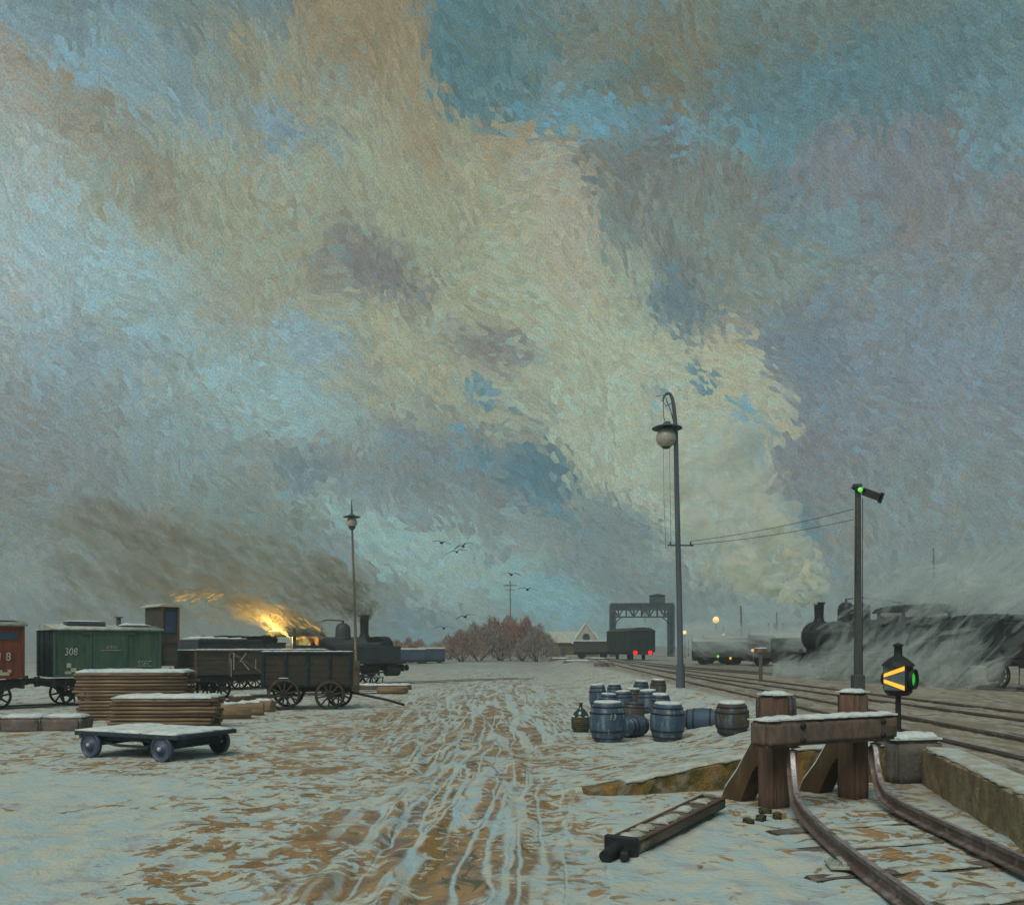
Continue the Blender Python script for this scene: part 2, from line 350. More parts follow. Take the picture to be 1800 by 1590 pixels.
# ------------------------------------------------------------------ mesh helpers
def empty(name, loc=(0, 0, 0), rz=0):
    o = bpy.data.objects.new(name, None); COL.objects.link(o); o.location = loc; o.rotation_euler = (0, 0, rz); o.empty_display_size = .2
    return o
def tag(o, label=None, cat=None, group=None, kind=None):
    if label: o['label'] = label
    if cat: o['category'] = cat
    if group: o['group'] = group
    if kind or cat: o['kind'] = kind or 'thing'
    return o
def thing(name, label, cat, loc=(0, 0, 0), rz=0, group=None):
    return tag(empty(name, loc, rz), label, cat, group)
class MB:
    def __init__(s): s.bm = bmesh.new()
    def _add(s, tmp, mtx=None, smooth=False):
        if mtx is not None: bmesh.ops.transform(tmp, matrix=mtx, verts=tmp.verts)
        vm = {v: s.bm.verts.new(v.co) for v in tmp.verts}
        for f in tmp.faces:
            try:
                nf = s.bm.faces.new([vm[v] for v in f.verts]); nf.smooth = smooth or f.smooth
            except ValueError: pass
        tmp.free(); return s
    def box(s, c, d, rot=(0, 0, 0), bev=0.0, taper=None):
        t = bmesh.new(); bmesh.ops.create_cube(t, size=1)
        for v in t.verts:
            k = 1 if not taper or v.co.z < 0 else taper
            v.co = Vector((v.co.x * d[0] * k, v.co.y * d[1] * k, v.co.z * d[2]))
        if bev: bmesh.ops.bevel(t, geom=t.edges[:], offset=bev, segments=1, affect='EDGES')
        from mathutils import Euler
        return s._add(t, Matrix.Translation(c) @ Euler(rot).to_matrix().to_4x4())
    def rough(s, c, d, rot=(0, 0, 0), amp=.02, n=3, rnd=None):     # a box with cut sides and a worn, uneven surface
        t = bmesh.new(); bmesh.ops.create_cube(t, size=1)
        for v in t.verts: v.co = Vector((v.co.x * d[0], v.co.y * d[1], v.co.z * d[2]))
        bmesh.ops.bevel(t, geom=t.edges[:], offset=min(d) * .12, segments=2, affect='EDGES')
        bmesh.ops.subdivide_edges(t, edges=t.edges[:], cuts=n, use_grid_fill=True)
        for v in t.verts: v.co += Vector((random.uniform(-amp, amp), random.uniform(-amp, amp), random.uniform(-amp, amp)))
        from mathutils import Euler
        return s._add(t, Matrix.Translation(c) @ Euler(rot).to_matrix().to_4x4(), True)
    def cyl(s, a, b, r, r2=None, n=14, cap=True):
        a, b = Vector(a), Vector(b); r2 = r if r2 is None else r2
        q = (b - a).to_track_quat('Z', 'Y').to_matrix()
        ring = [q @ Vector((math.cos(2 * math.pi * i / n), math.sin(2 * math.pi * i / n), 0)) for i in range(n)]
        va = [s.bm.verts.new(a + k * r) for k in ring]; vb = [s.bm.verts.new(b + k * r2) for k in ring]
        for i in range(n):
            f = s.bm.faces.new((va[i], va[(i + 1) % n], vb[(i + 1) % n], vb[i])); f.smooth = n > 5
        if cap:
            for base, rr, rev in ((a, r, True), (b, r2, False)):
                if rr < 1e-4: continue
                vs = [s.bm.verts.new(base + k * rr) for k in ring]
                s.bm.faces.new(vs[::-1] if rev else vs)
        return s
    def lathe(s, prof, c=(0, 0, 0), axis='z', n=20, caps=True):
        rows = []
        for (r, h) in prof:
            row = []
            for i in range(n):
                a = 2 * math.pi * i / n; x, y = r * math.cos(a), r * math.sin(a)
                p = {'z': (x, y, h), 'x': (h, x, y), 'y': (x, h, y)}[axis]
                row.append(s.bm.verts.new(Vector(c) + Vector(p)))
            rows.append(row)
        for p, q in zip(rows, rows[1:]):
            for i in range(n):
                f = s.bm.faces.new((p[i], p[(i + 1) % n], q[(i + 1) % n], q[i])); f.smooth = True
        if caps:
            for row in (rows[0], rows[-1]):
                s.bm.faces.new([s.bm.verts.new(v.co) for v in row])
        return s
    def tube(s, pts, r, n=8, r2=None):
        pts = [Vector(p) for p in pts]; rows = []
        for i, p in enumerate(pts):
            d = (pts[min(i + 1, len(pts) - 1)] - pts[max(i - 1, 0)]).normalized()
            q = d.to_track_quat('Z', 'Y').to_matrix()
            rr = r if r2 is None else r + (r2 - r) * i / (len(pts) - 1)
            rows.append([s.bm.verts.new(p + q @ Vector((math.cos(2 * math.pi * k / n) * rr, math.sin(2 * math.pi * k / n) * rr, 0))) for k in range(n)])
        for p, q in zip(rows, rows[1:]):
            for i in range(n):
                f = s.bm.faces.new((p[i], p[(i + 1) % n], q[(i + 1) % n], q[i])); f.smooth = True
        s.bm.faces.new(rows[0]); s.bm.faces.new(rows[-1]); return s
    def sweep(s, prof, pts, up=(0, 0, 1), closed=True):          # profile (side, height) along a path
        pts = [Vector(p) for p in pts]; rows = []
        for i, p in enumerate(pts):
            d = (pts[min(i + 1, len(pts) - 1)] - pts[max(i - 1, 0)]).normalized()
            hd = Vector((d.x, d.y, 0)); hd = hd.normalized() if hd.length > .05 else Vector((up[0], up[1], 0)).normalized()
            side = Vector((hd.y, -hd.x, 0)); nor = side.cross(d)
            rows.append([s.bm.verts.new(p + side * a + nor * b) for a, b in prof])
        m = len(prof)
        for p, q in zip(rows, rows[1:]):
            for i in range(m): s.bm.faces.new((p[i], p[(i + 1) % m], q[(i + 1) % m], q[i]))
        s.bm.faces.new(rows[0]); s.bm.faces.new(rows[-1]); return s
    def prism(s, poly, y0, y1):                                    # poly in (x, z), run along y
        a = [s.bm.verts.new((x, y0, z)) for x, z in poly]; b = [s.bm.verts.new((x, y1, z)) for x, z in poly]
        k = len(poly)
        for i in range(k): s.bm.faces.new((a[i], a[(i + 1) % k], b[(i + 1) % k], b[i]))
        s.bm.faces.new(a); s.bm.faces.new(b[::-1]); return s
    def quad(s, *p): s.bm.faces.new([s.bm.verts.new(q) for q in p]); return s
    def ball(s, c, r, sc=(1, 1, 1), n=16):
        t = bmesh.new(); bmesh.ops.create_uvsphere(t, u_segments=n, v_segments=max(6, n // 2), radius=r)
        for v in t.verts: v.co = Vector((v.co.x * sc[0], v.co.y * sc[1], v.co.z * sc[2]))
        return s._add(t, Matrix.Translation(c), True)
    def build(s, name, m, parent=None, loc=None):
        bmesh.ops.recalc_face_normals(s.bm, faces=s.bm.faces[:])
        me = bpy.data.meshes.new(name); s.bm.to_mesh(me); s.bm.free(); me.materials.append(m)
        o = bpy.data.objects.new(name, me); COL.objects.link(o)
        if parent: o.parent = parent
        if loc: o.location = loc
        return o
def dup(root, loc, rz, label=None, group=None, scale=None):
    r = root.copy(); COL.objects.link(r); r.location = loc; r.rotation_euler = (0, 0, rz)
    if label: r['label'] = label
    if group: r['group'] = group
    if scale: r.scale = scale
    for ch in list(root.children):
        c = ch.copy(); COL.objects.link(c); c.parent = r
        for g in list(ch.children):
            d = g.copy(); COL.objects.link(d); d.parent = c
    return r
def text(name, body, size, m, parent, loc, rot, width=1.0, shear=0.0):   # painted lettering, a thin mesh
    cu = bpy.data.curves.new(name, 'FONT'); cu.body = body; cu.size = size; cu.extrude = .004; cu.align_x = 'CENTER'; cu.align_y = 'CENTER'; cu.shear = shear
    to = bpy.data.objects.new(name, cu); COL.objects.link(to); bpy.context.view_layer.update()
    me = bpy.data.meshes.new_from_object(to.evaluated_get(bpy.context.evaluated_depsgraph_get()))
    bpy.data.objects.remove(to); me.materials.clear(); me.materials.append(m)
    o = bpy.data.objects.new(name, me); COL.objects.link(o); o.parent = parent; o.location = loc; o.rotation_euler = rot; o.scale = (width, 1, 1)
    return o
def snow_slab(mb, c, d, rot=0.0, t=.05, amp=.012, seg=.18):      # uneven lid of snow, c = middle of its underside
    nx = max(2, int(d[0] / seg)); ny = max(2, int(d[1] / seg)); ca, sa = math.cos(rot), math.sin(rot)
    top = []; bot = []
    for i in range(nx + 1):
        ta, tb = [], []
        for j in range(ny + 1):
            ex = i in (0, nx); ey = j in (0, ny)
            x = (i / nx - .5) * d[0] + (random.uniform(-.03, .03) if ex else 0); y = (j / ny - .5) * d[1] + (random.uniform(-.03, .03) if ey else 0)
            h = t * (.35 if ex or ey else 1) + random.uniform(-amp, amp)
            q = lambda xx, yy, zz: mb.bm.verts.new((c[0] + xx * ca - yy * sa, c[1] + xx * sa + yy * ca, c[2] + zz))
            ta.append(q(x, y, max(.006, h))); tb.append(q(x, y, .002))
        top.append(ta); bot.append(tb)
    for i in range(nx):
        for j in range(ny):
            f = mb.bm.faces.new((top[i][j], top[i + 1][j], top[i + 1][j + 1], top[i][j + 1])); f.smooth = True
            mb.bm.faces.new((bot[i][j], bot[i][j + 1], bot[i + 1][j + 1], bot[i + 1][j]))
    for i in range(nx):
        mb.bm.faces.new((bot[i][0], bot[i + 1][0], top[i + 1][0], top[i][0])); mb.bm.faces.new((bot[i][ny], top[i][ny], top[i + 1][ny], bot[i + 1][ny]))
    for j in range(ny):
        mb.bm.faces.new((bot[0][j], top[0][j], top[0][j + 1], bot[0][j + 1])); mb.bm.faces.new((bot[nx][j], bot[nx][j + 1], top[nx][j + 1], top[nx][j]))
    return mb

# ------------------------------------------------------------------ ground
def sstep(a, b, x): t = np.clip((x - a) / (b - a), 0, 1); return t * t * (3 - 2 * t)
def vnoise(x, y, seed=0):
    rs = np.random.RandomState(seed); T = rs.rand(256, 256)
    xi = np.floor(x).astype(int); yi = np.floor(y).astype(int); fx = x - xi; fy = y - yi
    fx = fx * fx * (3 - 2 * fx); fy = fy * fy * (3 - 2 * fy)
    g = lambda a, b: T[a % 256, b % 256]
    return (g(xi, yi) * (1 - fx) + g(xi + 1, yi) * fx) * (1 - fy) + (g(xi, yi + 1) * (1 - fx) + g(xi + 1, yi + 1) * fx) * fy - .5
YW0, YW1, XW0, XW1 = 14.1, 15.75, 1.6, 7.3                        # back retaining wall of the siding
def ywall(x): return YW0 + (x - XW0) / (XW1 - XW0) * (YW1 - YW0)
def xwall(y): return 5.35 + (y - 7.0) * (XW1 - 5.35) / (YW1 - 7.0)
def Hh(x, y):
    x = np.asarray(x, float); y = np.asarray(y, float)
    k = np.clip((y - 15) / 6, 0, 1)
    e0 = -.2 + k * 3.8; e1 = 5.2 + k * 1.9
    up = .6 * sstep(e0, e1, x)
    front = (y < ywall(np.clip(x, XW0, XW1))) & (x < xwall(np.clip(y, 0, YW1)))
    right = (x >= xwall(np.clip(y, 0, YW1))) & (y < YW1)
    return np.where(right, .6, np.where(front, 0.0, up))
def H(x, y): return float(Hh(x, y))
def G(px, py, z=0.0):                                              # where the line of sight through a pixel meets height z
    Yd = F * (EYE - z) / (py - HOR); return Vector(((px - 900) / F * Yd, Yd, z))
def A(px, py, Yd): return Vector(((px - 900) / F * Yd, Yd, EYE + (HOR - py) / F * Yd))
def grow(a, b, s0, k):
    out = [a]; s = s0
    while out[-1] < b: out.append(out[-1] + s); s *= k
    return out
xs = np.array([-v for v in grow(6, 2500, .12, 1.09)][::-1] + list(np.arange(-5.93, 9.0, .07)) + grow(9.0, 2500, .12, 1.09))
ys = np.array([-400, -100, -30, -8, 0, 3, 5] + list(np.arange(6.0, 22, .07)) + grow(22.05, 4000, .1, 1.035))
gx, gy = np.meshgrid(xs, ys)
gz = Hh(gx, gy)
near = 1 - sstep(30, 70, gy)
rut = sstep(-3.0, -1.8, gx) * (1 - sstep(.2, 1.2, gx)) * near
bumpy = (vnoise(gx * 2.1, gy * 1.3, 1) * .05 + vnoise(gx * 5, gy * 4, 2) * .03) * near
ruts = (vnoise(gx * 3.4 + vnoise(gx, gy * .5, 3) * 2, gy * .35, 4) * .15) * rut
siding = ((gx > 1.4) & (gx < 8) & (gy > 12.5) & (gy < 16.5))
gz = gz + np.where(siding, .4, 1.0) * bumpy + ruts
nx, ny = len(xs), len(ys)
verts = np.stack([gx.ravel(), gy.ravel(), gz.ravel()], 1)
idx = np.arange(nx * ny).reshape(ny, nx)
faces = np.stack([idx[:-1, :-1].ravel(), idx[:-1, 1:].ravel(), idx[1:, 1:].ravel(), idx[1:, :-1].ravel()], 1)
gme = bpy.data.meshes.new('ground'); gme.vertices.add(len(verts)); gme.vertices.foreach_set('co', verts.ravel().astype(np.float32))
gme.loops.add(faces.size); gme.loops.foreach_set('vertex_index', faces.ravel().astype(np.int32))
gme.polygons.add(len(faces)); gme.polygons.foreach_set('loop_start', np.arange(0, faces.size, 4, dtype=np.int32))
gme.polygons.foreach_set('use_smooth', np.ones(len(faces), bool)); gme.update(calc_edges=True); gme.validate()
ground = bpy.data.objects.new('ground', gme); COL.objects.link(ground); tag(ground, kind='structure')
gm = bpy.data.materials.new('snow_and_mud'); gm.use_nodes = True; g = NT(gm.node_tree); bs = g.n['Principled BSDF']
co = g.new('ShaderNodeTexCoord').outputs['Object']
gX, gY, gZ = g.xyz(co); C2 = g.comb(gX, gY)
warp = g.scale(g.vm('SUBTRACT', g.noise(C2, 1.4, 2, .5, '2D')[1], (.5, .5, .5)), .5)
Cw = g.vm('ADD', C2, warp)
nbig = g.noise(C2, .35, 3, .55, '2D'); nmid = g.noise(Cw, 1.5, 3, .6, '2D'); nfin = g.noise(Cw, 5.2, 3, .62, '2D')
nsub = g.noise(g.vm('MULTIPLY', Cw, (1, .6, 1)), .55, 4, .7, '2D')
# where the yard is trodden to mud
b0 = g.math('SUBTRACT', nbig[0], .5)
def zone(x, y, rx, ry, lo=.2, rot=0): return g.blob(C2, (x, y, 0), R(rot), (rx, ry, 1), b0, 1.6, lo)
ruts_z = g.math('MAXIMUM', zone(-.8, 12, 2.2, 16, .25, 1), g.math('MULTIPLY', zone(-.9, 42, 5.0, 46, .4, 1), g.rng(gY, 14, 24)))
mudz = g.math('MAXIMUM', zone(-2.2, 9, 3.0, 6, .3), g.math('MULTIPLY', zone(-2.5, 24, 6, 16, .2), .85))
snowz = g.math('MAXIMUM', zone(-5.4, 8.5, 1.9, 5.5, .4, 8), zone(-7, 14.5, 3.5, 2.2, .2))
snowz = g.math('MAXIMUM', snowz, g.math('MULTIPLY', zone(2.2, 9, 1.7, 5, .3), .45))
mud = g.math('ADD', g.math('MULTIPLY', nfin[0], .55), g.math('MULTIPLY', nmid[0], .45))
mud = g.math('ADD', mud, g.math('MULTIPLY', g.math('SUBTRACT', nsub[0], .5), .25))
mud = g.math('ADD', mud, g.math('MULTIPLY', mudz, .06)); mud = g.math('SUBTRACT', mud, g.math('MULTIPLY', snowz, .20))
mudm = g.rng(mud, .515, .575)
nton = g.noise(C2, 2.2, 3, .6, '2D')
nvar = g.xyz(nton[1])
snow = g.mix(g.rng(nvar[0], .4, .6), lin(168, 190, 191), lin(186, 192, 178))
snow = g.mix(g.rng(nvar[2], .55, .7), snow, lin(164, 170, 170))
mudc = g.mix(g.rng(nvar[1], .4, .62), lin(156, 126, 84), lin(128, 106, 78))
mudc = g.mix(g.rng(nfin[0], .58, .72), mudc, lin(170, 138, 92))
mudc = g.mix(g.rng(nton[0], .55, .7), mudc, lin(112, 108, 90))
col = g.mix(mudm, snow, mudc)
# cart ruts: winding veins of trodden snow between ridges of earth
bend = g.math('MULTIPLY', g.math('SINE', g.math('MULTIPLY_ADD', gY, .13, 2.2)), .3)
rw = g.vm('ADD', g.vm('MULTIPLY', g.comb(g.math('ADD', gX, bend), gY), (1.9, .135, 1)), g.scale(g.vm('SUBTRACT', g.noise(C2, .9, 2, .5, '2D')[1], (.5, .5, .5)), .32))
vein = g.noise(rw, 1.0, 1.5, .5, '2D')
def ridge(v, wd): return g.rng(g.math('ABSOLUTE', g.math('SUBTRACT', v, .5)), wd * .25, wd * 1.15, 1.0, 0.0)
v1 = ridge(vein[0], .060); v2 = ridge(g.xyz(vein[1])[0], .052); v3 = ridge(g.xyz(vein[1])[1], .042)
veins = g.math('MAXIMUM', g.math('MAXIMUM', v1, v2), v3)
earth = g.mix(g.rng(nvar[2], .42, .6), lin(158, 132, 94), lin(122, 112, 102))
earth = g.mix(g.rng(g.xyz(vein[1])[2], .5, .62), earth, lin(136, 110, 68))
earth = g.mix(g.rng(g.noise(g.vm('MULTIPLY', Cw, (3, .5, 1)), 2.2, 3, .6, '2D')[0], .56, .66), earth, lin(96, 96, 76))
earth = g.mix(g.math('MULTIPLY', g.rng(mud, .50, .46), .85), earth, snow)
rutc = g.mix(veins, earth, g.mix(g.rng(nvar[0], .4, .6), lin(164, 190, 196), lin(184, 190, 178)))
col = g.mix(ruts_z, col, rutc)
# the sidings to the right: cinders and dirty snow
side = g.rng(g.math('SUBTRACT', gX, g.math('MULTIPLY', g.rng(gY, 12, 24), 1.0)), 5.6, 7.2)
sx = g.noise(g.vm('MULTIPLY', Cw, (1.2, .35, 1)), 1.1, 4, .65, '2D')
cind = g.mix(g.rng(sx[0], .4, .6), lin(128, 120, 104), lin(164, 164, 152))
cind = g.mix(g.rng(g.xyz(sx[1])[0], .54, .66), cind, lin(104, 100, 90))
cind = g.mix(g.rng(nfin[0], .56, .68), cind, lin(142, 124, 96))
fars = g.rng(gY, 24, 30); side2 = g.math('MAXIMUM', side, g.math('MULTIPLY', fars, .0))
col = g.mix(side2, col, cind)
farm = g.math('MULTIPLY', g.rng(gY, 40, 130), g.math('SUBTRACT', 1, g.math('MULTIPLY', ruts_z, .8)))
fcol = g.mix(g.rng(g.noise(g.vm('MULTIPLY', C2, (.12, .3, 1)), 1.0, 4, .7, '2D')[0], .42, .58), lin(150, 164, 166), lin(128, 120, 104))
col = g.mix(g.math('MULTIPLY', farm, .8), col, fcol)
g.l.new(col, bs.inputs['Base Color']); bs.inputs['Roughness'].default_value = .85; bs.inputs['Specular IOR Level'].default_value = .25
gb = g.new('ShaderNodeBump'); gb.inputs['Strength'].default_value = .55; gb.inputs['Distance'].default_value = .06
hgt = g.math('SUBTRACT', g.math('ADD', nfin[0], g.math('MULTIPLY', g.noise(C2, 14, 3, .6, '2D')[0], .5)), g.math('MULTIPLY', mudm, .35))
hgt = g.math('SUBTRACT', hgt, g.math('MULTIPLY', g.math('MULTIPLY', veins, ruts_z), .6))
g.l.new(hgt, gb.inputs['Height']); g.l.new(gb.outputs[0], bs.inputs['Normal'])
gme.materials.append(gm)
#@@OBJECTS
# ------------------------------------------------------------------ retaining wall and siding
def wall_poly(pts, thick, name, m, label, top=lambda x, y: H(x, y), base=-.15, sgn=1):
    b = MB(); rows = []
    for i, (x, y) in enumerate(pts):
        a = Vector(pts[max(i - 1, 0)]); c = Vector(pts[min(i + 1, len(pts) - 1)]); d = (c - a).normalized(); nrm = Vector((-d.y, d.x)) * sgn
        zt = top(x + nrm.x * .3, y + nrm.y * .3) + .03
        j = lambda: random.uniform(-.025, .025)
        f = Vector((x, y)) - nrm * thick * .5; k = Vector((x, y)) + nrm * thick * .5
        rows.append([b.bm.verts.new((f.x + j(), f.y + j(), base)), b.bm.verts.new((f.x + j(), f.y + j(), base + (zt - base) * .5)), b.bm.verts.new((f.x + j(), f.y + j(), zt - .04)),
                     b.bm.verts.new((f.x + nrm.x * .05, f.y + nrm.y * .05, zt)), b.bm.verts.new((k.x, k.y, zt)), b.bm.verts.new((k.x, k.y, base))])
    for p, q in zip(rows, rows[1:]):
        for i in range(6): b.bm.faces.new((p[i], p[(i + 1) % 6], q[(i + 1) % 6], q[i]))
    b.bm.faces.new(rows[0]); b.bm.faces.new(rows[-1])
    o = b.build(name, m); tag(o, label, 'wall')
    return o
def snowcap(parent, pts, wd, t, topf, sgn=1, seed=0):
    b = MB(); rows = []; rnd = random.Random(seed)
    for i, (x, y) in enumerate(pts):
        a = Vector(pts[max(i - 1, 0)]); c = Vector(pts[min(i + 1, len(pts) - 1)]); d = (c - a).normalized(); nrm = Vector((-d.y, d.x)) * sgn
        z = topf(x + nrm.x * .3, y + nrm.y * .3) + .03; r_ = lambda s: rnd.uniform(-s, s)
        P_ = lambda k, h: b.bm.verts.new((x + nrm.x * k, y + nrm.y * k, z + h))
        fr = -wd * .5 + r_(.03)
        rows.append([P_(fr, -.02 + r_(.02)), P_(fr - .01, t * .3), P_(fr + .09, t * .8 + r_(.012)), P_(wd * .5, t * .9 + r_(.015)), P_(wd * 1.2, t * .4), P_(wd * 1.9, -.08)])
    for p, q in zip(rows, rows[1:]):
        for i in range(6):
            f = b.bm.faces.new((p[i], p[(i + 1) % 6], q[(i + 1) % 6], q[i])); f.smooth = True
    b.bm.faces.new(rows[0]); b.bm.faces.new(rows[-1])
    return b.build('snow_cap', M['snow_dirty'], parent)
bp = [(x, ywall(x)) for x in np.arange(1.15, 6.45, .12)]
ywall0 = ywall
ow = wall_poly(bp, .34, 'stone_wall', M['stone'], 'low ochre stone retaining wall behind the buffer stop, tapering into the snow')
snowcap(ow, [q for q in bp if q[0] > 1.7], .34, .03, H, 1, 1)
rp = [(xwall(y), y) for y in np.arange(15.1, 6.0, -.15)]
ow2 = wall_poly(rp, .34, 'stone_wall', M['wallr'], 'pale ochre side wall of the raised tracks, running from the pier to the right edge', lambda x, y: .6, -.15, 1)
snowcap(ow2, rp, .30, .02, lambda x, y: .6, 1, 2)
pier = thing('stone_pier', 'squat stone corner pier with a snowy top, at the end of the low wall', 'pier', (6.92, 15.55, 0), R(14))
b = MB(); b.rough((0, 0, .32), (1.0, .72, .86), amp=.012, n=3); b.build('masonry', M['stonegrey'], pier)
b = MB(); snow_slab(b, (0, 0, .735), (.93, .66), 0, .10, .02, .1); b.build('snow_cap', M['snow'], pier)

# siding track: rails that bend up into the posts of the buffer stop
sid = thing('siding_track', 'short siding whose two rails curve up the posts of the buffer stop', 'track', (4.4, 9, 0))
RP = [(-.035, .07), (-.035, .042), (-.009, .03), (-.009, -.045), (-.065, -.06), (-.065, -.08), (.065, -.08), (.065, -.06), (.009, -.045), (.009, .03), (.035, .042), (.035, .07)]
RP = [(a * 1.15, c * 1.1) for a, c in RP]
def smoothpath(p, n=8):
    p = [Vector(q) for q in p]; out = []
    for i in range(len(p) - 1):
        p0, p1, p2, p3 = p[max(i - 1, 0)], p[i], p[i + 1], p[min(i + 2, len(p) - 1)]
        for k in range(n):
            t = k / n; out.append(.5 * ((2 * p1) + (p2 - p0) * t + (2 * p0 - 5 * p1 + 4 * p2 - p3) * t * t + (3 * p1 - p0 - 3 * p2 + p3) * t ** 3))
    return out + [p[-1]]
def rel(ps, o): return [Vector(p) - o for p in ps]
SO = Vector((4.4, 9, 0))
lr = smoothpath([(3.30, 5.5, .14), (3.44, 7.4, .14), (3.54, 9.0, .14), (3.66, 10.3, .14), (3.80, 11.45, .16), (3.89, 12.1, .24), (3.96, 12.47, .48), (4.0, 12.66, .78), (4.01, 12.68, .95)])
rr_ = smoothpath([(5.02, 5.5, .14), (5.10, 7.4, .14), (5.20, 9.2, .14), (5.26, 10.8, .14), (5.32, 12.2, .16), (5.38, 12.85, .24), (5.44, 13.2, .48), (5.47, 13.37, .78), (5.48, 13.39, .95)])
for pts in (lr, rr_):
    b = MB(); b.sweep(RP, rel(pts, SO)); ro = b.build('rail', M['rail'], sid)
    b = MB(); b.sweep([(-.03, .083), (-.03, .087), (.03, .087), (.03, .083)], rel(pts, SO)); b.build('worn_top', M['railtop'], ro)
def atY(path, y):
    for p, q in zip(path, path[1:]):
        if (p.y - y) * (q.y - y) <= 0: return p.lerp(q, (y - p.y) / (q.y - p.y + 1e-9))
for k, y in enumerate((7.0, 8.15, 9.35, 10.5, 11.6)):
    a, c = atY(lr, y - .25), atY(rr_, y + .25); d = (c - a).normalized(); a = a - d * .55; c = c + d * .5; mid = (a + c) / 2 - SO
    b = MB(); b.rough((mid.x, mid.y, -.06), ((c - a).length, .26, .14), (0, 0, math.atan2(d.y, d.x)), .012, 3); so_ = b.build('sleeper', M['sleeper'], sid)
    b = MB()
    for s in (-.12, .28): snow_slab(b, (mid.x + d.x * s * 1.2, mid.y + d.y * s * 1.2, .01), (random.uniform(.5, .8), .22), math.atan2(d.y, d.x), .03, .01, .1)
    b.build('snow_patch', M['snow_dirty'], so_)
p = atY(lr, 9.35); b = MB(); q = p - SO + Vector((-.16, -.05, -.08))
b.box(q, (.2, .34, .03), (0, 0, R(-8)), .006)
for s in (-.1, .1): b.cyl(q + Vector((-.03, s, .01)), q + Vector((-.03, s, .05)), .022, n=8)
b.box(q + Vector((.05, 0, .03)), (.05, .3, .05), (0, 0, R(-8)), .006)
b.build('chair_plate', M['chalk'], sid)

bs_ = thing('buffer_stop', 'heavy timber buffer stop with snow along its thick crossbeam', 'buffer stop', (4.6, 13.38, 0), math.atan2(.464, .885))
# local x along the beam, -y towards the rails
def post(x, h=1.63):
    b = MB(); b.rough((x, .05, h / 2 - .1), (.34, .36, h + .2), (0, 0, R(3)), .008, 4); o = b.build('post', M['post'], bs_)
    b = MB(); snow_slab(b, (x, .05, h + .0), (.35, .37), R(3), .06, .012, .08); b.build('snow_cap', M['snow'], o)
for x in (-.82, .82): post(x)
b = MB(); b.rough((-.16, -.33, 1.12), (2.66, .36, .37), (0, 0, 0), .007, 5); bo = b.build('crossbeam', M['beam'], bs_)
b = MB(); snow_slab(b, (-.16, -.33, 1.303), (2.64, .36), 0, .055, .015, .1); b.build('snow_cap', M['snow'], bo)
for x in (-.82, .82):
    for z in (1.02, 1.22):
        b = MB(); b.lathe([(.0, -.55), (.035, -.55), (.045, -.52), (.045, -.505)], (x, 0, z), 'y', 10, False); b.build('bolt_head', M['iron'], bo)
for x in (-.82, .82):
    b = MB(); b.prism([(0, 0), (0, 0), (0, 0)], 0, 0) if False else None
    L = [(x - .13, .2), (x + .13, .2)]
    pf = [(.17, 1.02), (.28, 1.0), (.42, .78), (.62, .46), (.86, .16), (.98, -.12), (.62, -.12), (.46, .2), (.32, .48), (.17, .66)]
    va = [b.bm.verts.new((x - .15 - .10 * (yy - .17), yy, zz)) for yy, zz in pf]; vb = [b.bm.verts.new((x + .15 - .10 * (yy - .17), yy, zz)) for yy, zz in pf]
    k = len(pf)
    for i in range(k): b.bm.faces.new((va[i], va[(i + 1) % k], vb[(i + 1) % k], vb[i]))
    b.bm.faces.new(va); b.bm.faces.new(vb[::-1])
    so_ = b.build('strut', M['strut'], bs_)
    b = MB(); rows = []
    for yy, zz in pf[1:6]:
        rows.append([b.bm.verts.new((x + s * .13 - .10 * (yy - .17), yy + .03, zz + h)) for s, h in ((-1, .0), (-.9, .045), (.9, .05), (1, .0))])
    for p_, q_ in zip(rows, rows[1:]):
        for i in range(3): f = b.bm.faces.new((p_[i], p_[i + 1], q_[i + 1], q_[i])); f.smooth = True
    b.build('snow_cap', M['snow'], so_)

# fallen iron-shod beam in the snow
fb = thing('fallen_beam', 'long grey box beam with an iron nose, lying in the foreground snow', 'beam', (2.04, 11.2, 0), math.atan2(3.3, 2.05))
b = MB(); b.rough((0, 0, .13), (3.05, .34, .15), (0, R(-1), 0), .006, 6); body = b.build('beam_body', M['sleeper'], fb)
b = MB()
for s in (-1, 1): b.box((0, s * .168, .212), (3.07, .035, .03), (0, R(-1), 0), .008)
b.build('edge_rail', M['timberold'], fb)
b = MB()
for x, l in ((-1.3, .42), (-.85, .3), (-.25, .6), (.42, .3), (1.05, .3)): snow_slab(b, (x, random.uniform(-.03, .03), .208 + x * .017), (l, .22), 0, .045, .012, .07)
b.build('snow_patch', M['snow_dirty'], fb)
b = MB(); b.cyl((-1.52, .03, .12), (-1.88, .05, .06), .085, .07, 12); b.box((-1.56, 0, .12), (.08, .4, .24), (0, 0, 0), .02); b.box((-1.68, -.1, .07), (.25, .1, .1), (0, 0, R(20)), .02)
b.build('iron_nose', M['iron'], fb)
for i, (px, py) in enumerate(((1345, 1428), (1338, 1440), (1316, 1446), (1366, 1436))):
    p = G(px, py); b = MB(); b.rough((0, 0, .02), (.16 - .02 * i, .1, .09), (0, .1, i), .015, 1); o = b.build('stone', M['basket'], loc=p)
    tag(o, 'small olive stone lying in the snow at the foot of the front post', 'stone', 'small stones by the buffer stop')

